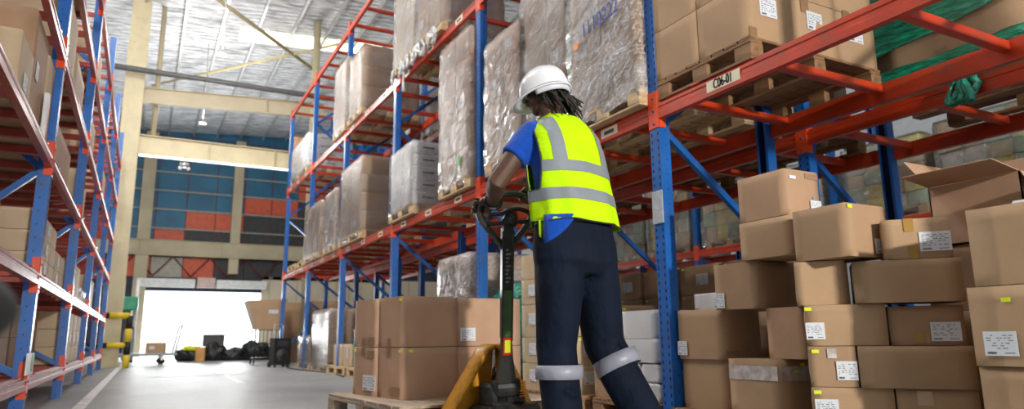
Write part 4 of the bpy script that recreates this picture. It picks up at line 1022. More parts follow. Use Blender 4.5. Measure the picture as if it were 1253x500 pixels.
# loudspeaker on wheels
sp = empty('loudspeaker', (2.72, 16.0, 0), R(14), 'black portable loudspeaker with a pull handle standing on the floor', 'loudspeaker')
q = MB(); q.prism([(-.19, -.16), (.19, -.16), (.16, .16), (-.16, .16)], 'z', .05, .62, BLACK); q.build('cabinet', sp)
q = MB(); q.cyl((0, -.165, .25), (0, 1, 0), .135, .02, SPKGR, 32); q.cyl((0, -.178, .25), (0, 1, 0), .05, .012, BLACK, 24); q.build('woofer', sp)
q = MB(); q.bbox(-.12, .12, -.172, -.158, .44, .56, SPKGR, .01); q.build('horn', sp)
MB().tube([(-.10, .10, .60), (-.10, .10, .92), (.10, .10, .92), (.10, .10, .60)], .012, STEELG, 8).build('pull_handle', sp)
for x in (-.16, .16): MB().cyl((x, .13, .06), (1, 0, 0), .06, .04, BLACKR, 14).build('wheel', sp)
for x in (-.14, .14): MB().cyl((x, -.12, .03), (0, 0, 1), .025, .06, BLACKR, 10).build('foot', sp)
m = MB(); pts = [(3.0, 16.2, .012)] + [(2.85 - .1 * math.sin(k * .6), 15.8 - k * .45, .012) for k in range(12)]
m.tube(pts, .01, BLACKR, 6); tag(m.build('power_cable'), 'dark cable lying along the pallets beside the loudspeaker', 'cable')
# big tilted carton on a black cart and the tall cartons behind it
ct = empty('handcart', (2.75, 18.2, 0), 0, 'black mesh handcart under the tilted brown carton', 'handcart')
MB().bbox(-.3, .3, -.3, .3, .12, .17, BLACK, .01).build('deck', ct)
q = MB()
for i in range(7): q.tube([(-.28 + i * .093, -.29, .15), (-.28 + i * .093, -.29, .82)], .008, BLACK, 6)
for z in (.3, .5, .82): q.tube([(-.29, -.29, z), (.29, -.29, z)], .01, BLACK, 6)
q.build('mesh_side', ct)
for x in (-.29, .29):
    for y in (-.29, .29): MB().tube([(x, y, .1), (x, y, .84)], .014, BLACK, 8).build('corner_post', ct); MB().cyl((x, y, .05), (1, 0, 0), .05, .03, BLACKR, 14).build('wheel', ct)
m = MB(); w2 = .45
m.add([(-.28, -.3, 0), (.28, -.3, 0), (.28, .3, 0), (-.28, .3, 0), (-.52, -.34, .68), (.42, -.34, .74), (.42, .34, .74), (-.52, .34, .68)], [(0, 3, 2, 1), (0, 1, 5, 4), (1, 2, 6, 5), (2, 3, 7, 6), (3, 0, 4, 7), (4, 5, 6, 7)], CARD[1])
o = m.build('tilted_carton', None, (2.75, 18.2, .845)); tag(o, 'big brown carton widening to the top, standing on the black handcart', 'carton')
shl = bpy.data.objects.new('shipping_label', label_mesh(.22, .09)); COL.objects.link(shl); shl.parent = o; shl.matrix_local = Matrix.Translation((.1, -.335, .42)) @ Matrix.Rotation(R(90 + 3.5), 4, 'X')
for i, (x, z) in enumerate(((3.55, 1.55), (4.35, 1.6))): carton(x - .38, x + .38, 18.9, 19.5, 0, z, 'tall dark brown carton behind the loudspeaker, %s of two' % ('left', 'right')[i], seed=i, M_=CARD[2], group='tall cartons at the end wall')
# small lamp fitting on the wall beam
m = MB().cyl((0, 0, -.06), (0, 0, 1), .11, .1, STEELG, 18).tube([(0, 0, -.01), (0, 0, .12)], .02, STEELG, 8).ball((-.09, 0, -.14), .05, WHITE).ball((.09, 0, -.14), .05, WHITE)
tag(m.build('ceiling_light', None, (.62, 18.3, 4.89)), 'small round twin lamp hanging under the cream wall beam', 'lamp')
tag(MB().box(-.38, 4.6, 18.30, 18.36, 4.96, 5.0, emis('tube_glow', (.95, .98, 1), 1.6)).build('strip_light'), 'long pale strip light fixed under the cream beam', 'strip light')
# wooden board seen through the far top of the rack
m = MB().bbox(0, .95, -.02, .02, 0, .75, mat('plywood', (.55, .30, .12), rough=.6, var=.15), .004); tag(m.build('plywood_sheet', None, (3.05, 17.44, 4.9)), 'orange plywood sheet at the far end frame of the rack', 'board')
# unidentified blurred dark round thing at the left edge, on an unseen stand
bs = empty('round_thing_stand', (-.30, .74, 0), 0, 'out of focus black rounded thing at the left edge close to the camera', 'unknown object')
MB().ball((.02, 0, .60), (.185, .16, .062), BLACKR, 24, 16).build('round_head', bs)
MB().tube([(0, 0, .02), (0, 0, .56)], .012, BLACK, 8).build('pole', bs)
for a in (0, 2.1, 4.2): MB().tube([(0, 0, .2), (-.14 + .12 * math.cos(a), .18 * math.sin(a), .006)], .007, BLACK, 8).build('leg', bs)

#@@JACK
# ------------------------------------------------------------------ pallet truck with its load
JR = R(6)
pallet((1.302 + .55 * math.cos(R(4.4)) - .62 * math.sin(R(4.4)), 3.804 + .62 * math.cos(R(4.4)) + .55 * math.sin(R(4.4)), .062), 1.1, 1.25, R(4.4), 'worn pallet carried on the yellow pallet truck', M_=WOODG)
LR = R(9); LO = Vector((1.452, 4.19, 0)); LU = Vector((math.cos(LR), math.sin(LR), 0)); LV = Vector((-math.sin(LR), math.cos(LR), 0))
def jl(u0, u1, v0, v1, l, label, **k):
    c = LO + LU * (u0 + u1) / 2 + LV * (v0 + v1) / 2
    zz = (.203, .523, .845)
    return carton_r(c.x, c.y, u1 - u0, v1 - v0, zz[l], zz[l + 1] - .003, LR, label, group='cartons on the pallet truck', **k)
STMP = mat('printed_stamp', (.30, .185, .11), rough=.7)
jl(0, .405, 0, .33, 0, 'lower front carton on the truck pallet with a yellow dot at its top left', M_=CARDP, seed=11, stickers=(('-y', .14, .93), ('-x', .9, .93)), tapes=(('-x', .45, .9, .05, .05), ('-x', .75, .15, .12, .05, STMP)), bulge=.004)
jl(0, .405, 0, .33, 1, 'upper front carton on the truck pallet at the left corner', M_=CARDP, seed=12, stickers=(('-x', .9, .93),), tapes=(('-x', .45, .08, .05, .06),), bulge=.004)
jl(.41, .93, 0, .33, 0, 'lower carton on the truck pallet behind the yellow frame', M_=CARDP, seed=13, bulge=.004)
jl(.41, .93, 0, .33, 1, 'upper carton on the truck pallet with a white label, right of the front one', M_=CARDP, seed=14, labels=(('-y', .14, .24, .12, .085),), bulge=.004)
for l in range(2):
    jl(-.01, .35, .345, .70, l, '%s narrow carton at the far left corner of the truck pallet' % ('lower', 'upper')[l], M_=CARDP, seed=15 + l, labels=((('-x', .75, .27, .19, .10),) if l == 0 else ()), stickers=(('-x', .08, .93),) if l == 0 else (), tapes=(('-x', .45, .9 if l == 0 else .1, .05, .05), ('-x', .78, .85 if l == 0 else .12, .11, .05, STMP)), bulge=.004)
    jl(.36, .93, .345, .70, l, '%s carton in the back row of the truck pallet' % ('lower', 'upper')[l], M_=CARD[0], seed=17 + l, bulge=.004)
jk = empty('pallet_truck', (1.785, 3.60, 0), JR, 'yellow hand pallet truck with black pump and long grey handle', 'pallet truck')
for x in (-.2, .2):
    m = MB(); m.prism([(x - .08, .07), (x + .08, .07), (x + .08, .115), (x + .07, .128), (x - .07, .128), (x - .08, .115)], 'y', .05, 1.22, YELLOW); m.build('fork', jk)
    MB().cyl((x, 1.05, .036), (1, 0, 0), .036, .09, BLACKR, 18).build('load_roller', jk)
# A-shaped frame: dished plate with a rolled rim
m = MB(); t = .008
out = [(-.36, .08), (-.325, .15), (-.10, .475), (-.075, .515), (-.03, .54), (.03, .54), (.065, .52), (.10, .46), (.27, .15), (.30, .08)]
m.prism(out, 'y', .055, .063, YELLOW)
n_ = len(out); vs = []
for (x, z) in out: vs += [(x, .063, z), (x * 1.0, -.045, z), (x - math.copysign(.012, x), -.052, z - .012), (x - math.copysign(.03, x), -.03, z - .02)]
f = []
for i in range(n_ - 1):
    for j in range(3): f.append([i * 4 + j, i * 4 + j + 1, (i + 1) * 4 + j + 1, (i + 1) * 4 + j])
m.add(vs, f, YELLOW, True)
for sx in (-1, 1): m.bbox(sx * .3 - .04, sx * .3 + .04, -.05, .10, .06, .14, YELLOW, .01)
m.build('frame', jk)
m = MB(); m.bbox(-.15, .20, -.20, .02, .16, .215, JACKD, .02); m.bbox(-.21, -.02, -.12, .03, .10, .17, JACKD, .015); m.build('base_plate', jk)
for x in (-.06, .06):
    m = MB(); m.cyl((x, -.10, .09), (1, 0, 0), .09, .05, BLACKR, 26); m.cyl((x, -.10, .09), (1, 0, 0), .045, .056, STEELG, 18); m.build('steer_wheel', jk)
m = MB(); m.cyl((.02, -.08, .29), (0, 0, 1), .055, .2, JACKD, 22); m.cyl((.02, -.08, .385), (0, 0, 1), .062, .04, JACKD, 22)
m.bbox(-.12, -.04, -.14, -.03, .20, .33, JACKD, .02); m.bbox(.0, .12, -.17, -.02, .21, .28, JACKD, .02); m.bbox(-.10, .08, -.16, .0, .205, .235, JACKD, .01)
m.build('pump', jk)
MB().cyl((-.015, -.03, .43), (0, 0, 1), .013, .2, CHROME, 14).build('piston', jk)
m = MB(); pts = [(.085 + .018 * math.cos(k * .7), -.17 + .018 * math.sin(k * .7), .25 + k * .0016) for k in range(60)]
m.tube(pts, .0035, mat('spring_orange', (.8, .3, .02)), 6); m.build('spring', jk)
# tiller and handle, in world terms then attached
B0 = Vector((1.795, 3.46, .30)); F0 = Vector((1.625, 3.10, 1.045)); T = (F0 - B0).normalized(); AX = Vector((.95, -.25, 0)); AX = (AX - T * AX.dot(T)).normalized(); NB_ = AX.cross(T)
inv = (Matrix.Translation((1.785, 3.60, 0)) @ Matrix.Rotation(JR, 4, 'Z')).inverted()
til = Matrix(((AX.x, NB_.x, T.x, B0.x), (AX.y, NB_.y, T.y, B0.y), (AX.z, NB_.z, T.z, B0.z), (0, 0, 0, 1)))   # x lateral, z along the tiller
LT = (F0 - B0).length
def on_til(mb, nm, parent=jk):
    o = mb.build(nm, parent); o.matrix_local = inv @ til; return o
m = MB(); m.prism([(-.05, -.02), (.05, -.02), (.052, .06), (.034, .20), (.027, .30), (.025, LT + .12), (-.025, LT + .12), (-.027, .30), (-.034, .20), (-.052, .06)], 'y', -.022, .022, JACKG)
m.bbox(-.065, .065, -.05, .05, -.03, .05, JACKD, .015); m.cyl((0, 0, .02), (1, 0, 0), .035, .15, JACKD, 18)
for s in (-1, 1): m.bbox(s * .026 - .005, s * .026 + .005, -.03, .026, .3, LT + .08, JACKG, .003)
tl = on_til(m, 'tiller')
def dec(u0, u1, z0, z1, M_, nm, y=-.026):
    o = MB().box(u0, u1, y, y + .003, z0, z1, M_).build(nm, tl); return o
side = -1 if NB_.y > 0 else 1
yy = -.0265 if NB_.y > 0 else .0235
dec(-.022, .022, .33, .60, GREENL, 'green_label', yy); dec(-.024, .024, .22, .325, REDL, 'red_label', yy); dec(-.014, .018, .235, .31, STICK, 'yellow_label', yy + (-.0012 if yy < 0 else .0012))
for q, (txt, zz) in enumerate((('I', .70), ('X', .76), ('Z', .81))):
    pass
for z_ in [.64 + .022 * k for k in range(9)]: dec(-.012, .0 + .006 * (int(z_ * 1000) % 3), z_, z_ + .010, mat('faint_print', (.30, .30, .28)), 'printed_scale', yy)
def lp(u, v, w=0): return Vector((u, w, LT + v))
k = .86
loop = [(0, -.05), (-.045, .02), (-.105, .09), (-.142, .145), (-.153, .195), (-.135, .235), (-.08, .258), (0, .266), (.07, .258), (.118, .235), (.137, .195), (.128, .145), (.098, .09), (.045, .02)]
def smooth(pts, it=2, closed=True):
    for _ in range(it):
        q = []
        for i in range(len(pts) if closed else len(pts) - 1):
            a, b = Vector(pts[i]), Vector(pts[(i + 1) % len(pts)]); q += [a * .75 + b * .25, a * .25 + b * .75]
        pts = q
    return pts
m = MB(); m.tube(smooth([lp(u, v) for u, v in loop]), .0165, JACKG, 12, closed=True, ref=(0, 1, 0)); hl = on_til(m, 'handle_loop')
m = MB(); m.tube(smooth([lp(u, v, .004) for u, v in ((-.118, .135), (-.118, .165), (-.08, .165), (-.03, .165), (.0, .185), (.06, .188), (.11, .165), (.122, .135), (.10, .115), (.04, .12), (0, .125), (-.05, .115), (-.10, .115))], 2), .0115, BLACK, 10, closed=True, ref=(0, 1, 0))
m.ball(lp(.015, .14), (.036, .03, .036), JACKD, 16, 10); m.bbox(-.03, .045, -.022, .022, LT + .09, LT + .15, JACKD, .012); on_til(m, 'release_lever')

# ------------------------------------------------------------------ the man
MO = Vector((1.728, 2.62, 0)); MA = Vector((.995, .1, 0)); MF = Vector((-.1, .995, 0))
man = empty('person', MO, 0, 'person in white helmet and yellow-green vest, seen from behind, holding the truck handle', 'person')
def L_(x, y, z): return MA * x + MF * y + Vector((0, 0, z))          # body frame to the person's own frame
def Wp(v): return Vector(v) - MO                                      # world to the person's own frame
def remesh(mb, name, vox, sm, M_, parent, fac=.6):
    o = mb.build(name, parent)
    r = o.modifiers.new('union', 'REMESH'); r.mode = 'VOXEL'; r.voxel_size = vox; r.use_smooth_shade = True
    if sm:
        s = o.modifiers.new('soft', 'SMOOTH'); s.factor = fac; s.iterations = sm
    return o
def loft(mb, secs, M_, seg=28, n=2.3):
    """secs: (x, y, z, half width, half depth) in the body frame, horizontal rings"""
    vs = []; f = []
    for (x, y, z, a, b) in secs:
        for k in range(seg):
            t = 2 * PI * k / seg; c, s = math.cos(t), math.sin(t)
            vs.append(L_(x + a * math.copysign(abs(c) ** (2 / n), c), y + b * math.copysign(abs(s) ** (2 / n), s), z))
    for i in range(len(secs) - 1):
        for k in range(seg): f.append([i * seg + k, i * seg + (k + 1) % seg, (i + 1) * seg + (k + 1) % seg, (i + 1) * seg + k])
    f.append(list(range(seg))[::-1]); f.append([(len(secs) - 1) * seg + k for k in range(seg)])
    mb.add(vs, f, M_, True)
til_w = til
def tw(u, v): return Wp(til_w @ lp(u, v))
shL, elL, wrL = Wp((1.553, 2.72, 1.515)), Wp((1.398, 2.765, 1.278)), Wp((1.492, 3.000, 1.232))
shR, elR, wrR = Wp((1.895, 2.76, 1.50)), Wp((1.95, 2.86, 1.235)), Wp((1.80, 2.965, 1.25))
gL = tw(-.152, .20); dL = (tw(-.138, .235) - tw(-.153, .165)).normalized()
gR = tw(.10, .245); dR = (tw(.13, .225) - tw(.06, .262)).normalized()
body = MB(); S = SKIN
# torso and legs under the clothes
loft(body, [(0, 0, .93, .15, .10), (0, .01, 1.1, .14, .095), (0, .04, 1.3, .155, .10), (0, .065, 1.45, .16, .10), (-.005, .08, 1.54, .13, .075), (-.01, .085, 1.6, .06, .055)], S)
for a, b_, c in ((L_(-.09, 0, .95), L_(-.095, .03, .52), L_(-.10, -.02, .10)), (L_(.09, 0, .95), L_(.20, .02, .53), L_(.235, -.22, .15))):
    body.tube([a, (a + b_) / 2, b_, b_ * .6 + c * .4, c], [.075, .065, .05, .048, .035], S, 14)
# neck and head
HC = L_(-.075, .125, 1.742); hq = Matrix.Diagonal((.9, .9, .9)) @ Matrix.Rotation(R(24), 3, 'Z') @ Matrix.Rotation(math.atan2(.1, .995), 3, 'Z') @ Matrix.Rotation(R(-14), 3, 'X')
body.tube([L_(-.02, .075, 1.53), L_(-.055, .095, 1.62), HC + hq @ Vector((0, -.02, -.03))], [.066, .056, .058], S, 16)
def hd(c, r, sub=None): body.ball(HC + hq @ Vector(c), r, S, 18, 12, rot=hq)
hd((0, 0, .01), (.074, .093, .098)); hd((0, .035, -.035), (.058, .060, .075)); hd((0, .065, -.085), (.03, .028, .024)); hd((0, .088, .028), (.055, .014, .014))
hd((0, .104, -.012), (.013, .018, .024)); hd((0, .098, -.024), (.021, .013, .011)); hd((0, .088, -.052), (.026, .012, .008)); hd((0, .086, -.064), (.023, .012, .009))
for s in (-1, 1): hd((s * .078, -.005, -.008), (.008, .019, .032)); hd((s * .042, .066, -.012), (.022, .02, .018))
def arm(sh, el, wr, c, d, sgn):
    body.tube([sh, sh.lerp(el, .3), sh.lerp(el, .7), el, el.lerp(wr, .3), el.lerp(wr, .7), wr], [.056, .054, .049, .045, .047, .036, (.029, .025)], S, 18)
    w = (wr - c); w = (w - d * w.dot(d)).normalized(); e = d.cross(w) * sgn
    P = lambda ang, r, o: c + d * o + (w * math.cos(R(ang)) + e * math.sin(R(ang))) * r
    # palm wraps from the wrist to the knuckles
    for k_ in range(4):
        o = (k_ - 1.5) * .0195
        body.tube([wr.lerp(c, .12) + d * o * .5, P(8, .042, o * .9), P(42, .034, o)], [.016, .0155, .0125], S, 10)
    for k_, ln in enumerate((.92, 1.0, .96, .8)):
        o = (k_ - 1.5) * .0205; A = [40, 78, 118, 160, 205, 250]
        pts = [P(40 + (a - 40) * ln, .0265 + (.004 if i in (1,) else 0), o + .002 * i) for i, a in enumerate(A)]
        body.tube(pts, [.0105, .0105, .0095, .009, .0085, .0075], S, 10)
    body.tube([wr.lerp(c, .2) + d * .02, P(-18, .036, .032), P(-62, .031, .04), P(-105, .028, .036), P(-140, .027, .03)], [.014, .0125, .011, .0105, .009], S, 10)
arm(shL, elL, wrL, gL, dL, 1); arm(shR, elR, wrR, gR, dR, -1)
remesh(body, 'body', .0042, 3, S, man, .5)
for s in (-1, 1):
    e = MB(); e.ball(HC + hq @ Vector((s * .032, .088, .008)), .0125, WHITE, 12, 8); e.ball(HC + hq @ Vector((s * .032, .0975, .008)), .006, BLACK, 10, 6); e.build('eye', man)
# shirt: torso and two short sleeves
sh = MB()
TS = [(0, .01, 1.11, .180, .12), (0, .03, 1.25, .182, .12), (0, .055, 1.38, .185, .12), (0, .07, 1.47, .182, .11), (-.002, .078, 1.535, .155, .092), (-.01, .085, 1.585, .115, .08), (-.02, .09, 1.62, .066, .062)]
loft(sh, TS, SHIRT)
def sleeve(a, b, r0, r1):
    d = (b - a); pts = [a + d * t for t in (0, .3, .6, .8, 1.0)]
    sh.tube([a - d * .25 + Vector((0, 0, -.02))] + pts, [r0 * .9, r0, r0 * 1.0, (r0 + r1) / 2, r1, r1 * 1.03], SHIRT, 20)
sleeve(shL + MA * .02, shL.lerp(elL, .52), .076, .070); sleeve(shR - MA * .02, shR.lerp(elR, .62), .074, .07)
remesh(sh, 'shirt', .010, 6, SHIRT, man)
# trousers with a waistband; cuffs over the shoes
tr_ = MB()
loft(tr_, [(0, -.005, .84, .155, .12), (-.014, -.014, .90, .205, .145), (-.014, -.008, .97, .208, .142), (-.01, 0, 1.04, .198, .132), (-.005, .005, 1.10, .190, .13)], NAVY)
kL, aL = L_(-.10, .035, .53), L_(-.095, -.02, .085); kR, aR = L_(.175, .03, .54), L_(.265, -.17, .13)
tr_.tube([L_(-.105, -.005, .92), L_(-.108, -.005, .80), L_(-.106, .01, .66), kL, L_(-.10, .02, .40), L_(-.098, 0, .25), aL], [(.105, .125), (.104, .12), (.096, .108), (.088, .094), (.088, .092), (.086, .09), (.088, .092)], NAVY, 28, ref=(1, 0, 0))
tr_.tube([L_(.085, -.01, .92), L_(.105, -.005, .80), L_(.14, .012, .67), kR, L_(.215, -.03, .40), L_(.245, -.11, .26), aR], [(.105, .125), (.107, .12), (.10, .108), (.094, .098), (.092, .094), (.088, .092), (.09, .094)], NAVY, 28, ref=(1, 0, 0))
rr = random.Random(4)
for k_ in range(34):   # folds behind the knees, at the seat and down the calves
    s = -1 if k_ % 2 else 1
    z = rr.choice((.84, .80, .60, .56, .50, .46, .36, .30, .22, .18)) + rr.uniform(-.03, .03)
    cx = -.097 if s < 0 else (.085 + (.92 - z) * .235 if z > .54 else .175 + (.54 - z) * .22); cy = .0 if s < 0 or z > .5 else .03 - (.54 - z) * .48
    rw = .088 + max(0, z - .6) * .06
    if .36 < z < .53: continue
    a0 = rr.uniform(0, 2 * PI); da = rr.uniform(.6, 1.3); dz = rr.uniform(-.06, .06)
    pts = [L_(cx + (rw - .006) * math.cos(a0 + da * t), cy + (rw + .002) * math.sin(a0 + da * t), z + dz * t) for t in (0, .33, .66, 1)]
    tr_.tube(pts, [.006, .011, .011, .006], NAVY, 8)
tro = remesh(tr_, 'trousers', .0095, 4, NAVY, man)
MB().tube([L_(.19 * math.cos(t), .13 * math.sin(t), 1.075) for t in [2 * PI * i / 40 for i in range(40)]], [(.006, .02)] * 40, BLACK, 8, closed=True, ref=(0, 0, 1)).build('belt', man)
# pocket edges and seams
m = MB()
for sx in (-1, 1): MB().tube([L_(sx * .14, -.118, .99), L_(sx * .055, -.139, .985)], .0018, NAVY, 6).build('pocket_seam', man)
# blue cloth hanging from the left pocket
m = MB(); vs = []; 
for i in range(7):
    t = i / 6
    for j in range(5):
        q = j / 4
        x = -.218 + .105 * t; vs.append(L_(x, -.155 * math.sqrt(max(.02, 1 - (x / .225) ** 2)) - .008 + .003 * math.sin(t * 9 + q * 4), 1.10 - (1 - q) * (.118 * (1 - t) ** .8 + .012)))
f = [[i * 5 + j, (i + 1) * 5 + j, (i + 1) * 5 + j + 1, i * 5 + j + 1] for i in range(6) for j in range(4)]
m.add(vs, f, SHIRT, True); o = m.build('shirt_tail', man); o.modifiers.new('thick', 'SOLIDIFY').thickness = .006
# reflective bands round the calves
def band(c, ax, r, w):
    mb = MB(); ax = ax.normalized(); N_ = 36; u = Vector((1, 0, 0)); u = (u - ax * u.dot(ax)).normalized(); v = ax.cross(u)
    vs = [c + ax * w * (j - .5) + (u * math.cos(2 * PI * i / N_) * r[0] + v * math.sin(2 * PI * i / N_) * r[1]) * (1 + .006 * math.sin(i * 1.7)) for j in (0, .5, 1) for i in range(N_)]
    f = [[j * N_ + i, j * N_ + (i + 1) % N_, (j + 1) * N_ + (i + 1) % N_, (j + 1) * N_ + i] for j in (0, 1) for i in range(N_)]
    mb.add(vs, f, REFLL, True); o = mb.build('reflective_band', man); o.modifiers.new('thick', 'SOLIDIFY').thickness = .002; return o
band(L_(-.0995, .018, .425), L_(0, .01, 1), (.104, .109), .060); band(L_(.205, -.018, .455), L_(-.22, .42, 1), (.105, .109), .066)
# shoes
for (x, y, z, pt) in ((-.095, .0, 0, 0), (.27, -.15, .0, .0)):
    s = MB(); s.ball(L_(x, y + .05, z + .05), (.05, .145, .052), BLACK, 18, 10); s.ball(L_(x, y - .03, z + .075), (.046, .06, .055), BLACK, 16, 10)
    s.bbox(-.048, .048, -.10, .19, 0, .022, BLACKR, .01, Matrix.Translation(L_(x, y, z)) @ Matrix.Rotation(math.atan2(.1, .995), 4, 'Z')); s.build('shoe', man)
# vest: fine grid, side cut-outs, stripes as their own pieces
VS = [(1.075, .216, .155, .0), (1.13, .213, .152, .008), (1.25, .205, .146, .03), (1.36, .200, .141, .05), (1.44, .197, .136, .066), (1.50, .190, .126, .075), (1.545, .165, .110, .08), (1.58, .135, .096, .085), (1.605, .098, .084, .087), (1.625, .075, .074, .09)]
def vsec(z):
    for i in range(len(VS) - 1):
        if z <= VS[i + 1][0] or i == len(VS) - 2:
            t = (z - VS[i][0]) / (VS[i + 1][0] - VS[i][0]); t = min(1, max(0, t))
            return [VS[i][k_] + (VS[i + 1][k_] - VS[i][k_]) * t for k_ in (1, 2, 3)]
def vz(v):  # ring height, hem dips a little at the right
    return 1.075 + .55 * v
def vp(t, z, off=0):
    a, b, cy = vsec(z); c, s = math.cos(t), math.sin(t); n = 2.5
    x = (a + off) * math.copysign(abs(c) ** (2 / n), c); y = cy + (b + off) * math.copysign(abs(s) ** (2 / n), s)
    w = .006 * noise.noise(Vector((x * 9, y * 9, z * 5))) * (1.8 - max(0, (z - 1.3) * 4)) + .005 * math.sin(t * 9 + z * 6) * max(0, 1.35 - z) * 4
    k_ = 1 + w / .2
    zz = z + (-.015 * (x > 0) * min(1, abs(x) / .2) if z < 1.5 else 0) + .010 * math.sin(t * 5) * max(0, 1.2 - z) * 4
    cx = -.012 * max(0, (z - 1.45) / .15)
    return L_(x * k_ + cx, (y - cy) * k_ + cy, zz)
NT, NZ = 160, 96
m = MB(); vs = []; fs = []
for j in range(NZ + 1):
    z = vz(j / NZ)
    for i in range(NT): vs.append(vp(2 * PI * i / NT, z))
def keep(t, z):
    c = abs(math.cos(t)); s = math.sin(t)
    if 1.22 < z < 1.56 and abs(s) < .30 * math.sin(PI * min(1, max(0, (z - 1.20) / .33))) ** .5 + .0: return False    # armholes
    if z > 1.585 and s < 0 and abs(math.cos(t)) < .9 and z > 1.605: return False  # neckline
    return True
for j in range(NZ):
    for i in range(NT):
        t = 2 * PI * (i + .5) / NT; z = vz((j + .5) / NZ)
        if keep(t, z): fs.append([j * NT + i, j * NT + (i + 1) % NT, (j + 1) * NT + (i + 1) % NT, (j + 1) * NT + i])
m.add(vs, fs, VEST, True); vo = m.build('vest', man); q = vo.modifiers.new('thick', 'SOLIDIFY'); q.thickness = .003
def vband(z0, z1, nm):
    mb = MB(); vs = []; fs = []
    for j in range(4):
        for i in range(NT + 1):
            t = 2 * PI * i / NT; vs.append(vp(t, z0 + (z1 - z0) * j / 3, .003))
    for j in range(3):
        for i in range(NT):
            if keep(2 * PI * (i + .5) / NT, (z0 + z1) / 2): fs.append([j * (NT + 1) + i, j * (NT + 1) + i + 1, (j + 1) * (NT + 1) + i + 1, (j + 1) * (NT + 1) + i])
    mb.add(vs, fs, REFL, True); mb.build(nm, vo)
vband(1.172, 1.226, 'reflective_stripe'); vband(1.305, 1.359, 'reflective_stripe')
def tx(x, z, back):   # angle whose surface point has local x
    a, b, cy = vsec(z); n = 2.5; c = min(1, abs(x) / a) ** (n / 2); t = math.acos(c); t = t if x > 0 else PI - t
    return -t if back else t
for sx in (-1, 1):
    for back in (True, False):
        mb = MB(); vs = []; rows = 26
        for j in range(rows + 1):
            z = 1.345 + (1.583 - 1.345) * j / rows
            for i in range(6):
                a_ = vsec(z)[0]
                x = sx * (.098 + .058 * i / 5); x = math.copysign(min(abs(x), a_ * (.80 + .19 * i / 5)), x)
                vs.append(vp(tx(x, z, back), z, .0035))
        mb.add(vs, [[j * 6 + i, j * 6 + i + 1, (j + 1) * 6 + i + 1, (j + 1) * 6 + i] for j in range(rows) for i in range(5)], REFL, True)
        mb.build('reflective_stripe', vo)
# dark piping along hem and armholes
m = MB(); m.tube([vp(2 * PI * i / 80, 1.077, .002) for i in range(80)], .0032, PIPING, 6, closed=True, ref=(0, 0, 1))
for sx in (0, 1):
    ps = []
    for k_ in range(32):
        u_ = k_ / 31; z = 1.225 + .325 * (.5 - .5 * math.cos(2 * PI * u_)); lim = .30 * math.sin(PI * min(1, max(0, (z - 1.20) / .33))) ** .5
        s_a = math.asin(min(.99, lim)) * (1 if u_ < .5 else -1); t = s_a if sx == 0 else PI - s_a
        ps.append(vp(t, z, .003))
    m.tube(ps, .0035, PIPING, 6, closed=True)
m.build('piping', vo)
m = MB(); m.prism([(-.150, 1.085), (-.182, 1.08), (-.180, 1.015), (-.168, .995)], 'y', -.01, .0, VEST, Matrix.Translation(L_(-.04, -.03, 0))); m.build('vest_flap', man)
# helmet
m = MB(); N_ = 40; vs = []; fs = []; J = 14; hc = Vector((0, -.004, .012))
def hp(t, p, k_=1):
    c, s = math.cos(t), math.sin(t); r = math.cos(p) ** .85
    return hc + Vector((.112 * c * r, .142 * s * r, .128 * math.sin(p) + (.006 if abs(c * .112 * r) < .02 and math.sin(p) > .3 else 0))) * k_
for j in range(J + 1):
    p = -.14 + (PI / 2 + .12) * j / J
    for i in range(N_): vs.append(HC + hq @ hp(2 * PI * i / N_, min(p, PI / 2 - .01)))
for j in range(J):
    for i in range(N_): fs.append([j * N_ + i, j * N_ + (i + 1) % N_, (j + 1) * N_ + (i + 1) % N_, (j + 1) * N_ + i])
fs.append([J * N_ + i for i in range(N_)])
m.add(vs, fs, HELM, True)
# brim: short round the back, longer peak in front
vs = []
for i in range(N_):
    t = 2 * PI * i / N_; s = math.sin(t); e = .010 + (.042 * max(0, s) ** 1.5)
    for rr_, dz in ((1.0, -.004), (1 + e / .125, -.012 - .012 * max(0, s)), (1 + e / .125, -.017 - .012 * max(0, s)), (.99, -.012)):
        q = hp(t, -.14); vs.append(HC + hq @ Vector((q.x * rr_, q.y * rr_, q.z + dz)))
m.add(vs, [[i * 4 + j, ((i + 1) % N_) * 4 + j, ((i + 1) % N_) * 4 + (j + 1) % 4, i * 4 + (j + 1) % 4] for i in range(N_) for j in range(4)], HELM, True)
for x in (-.035, 0, .035):   # ridges over the crown
    m.tube([HC + hq @ (hp(PI / 2, .9 - .0 ) if False else Vector((x, .142 * math.cos(a) * .93, .012 + .131 * math.sin(a) * (1 - abs(x) * 1.6)))) for a in [R(35) + R(110) * k_ / 12 for k_ in range(13)]], .006, HELM, 8)
ho = m.build('helmet', man); ho.modifiers.new('thick', 'SOLIDIFY').thickness = .002
m = MB(); vs = []
for i in range(25):
    t = PI + PI * i / 24
    for dz, rr_ in ((-.018, .985), (-.046, .92)):
        q = hp(t, -.1); vs.append(HC + hq @ Vector((q.x * rr_, q.y * rr_, q.z + dz)))
m.add(vs, [[i * 2, i * 2 + 2, i * 2 + 3, i * 2 + 1] for i in range(24)], HELMG, True); o = m.build('helmet_strap', ho); o.modifiers.new('thick', 'SOLIDIFY').thickness = .004
for k_ in range(11):
    t = PI * 1.3 + PI * .4 * k_ / 10; q = hp(t, -.1); c = HC + hq @ Vector((q.x * .965, q.y * .965, q.z - .034))
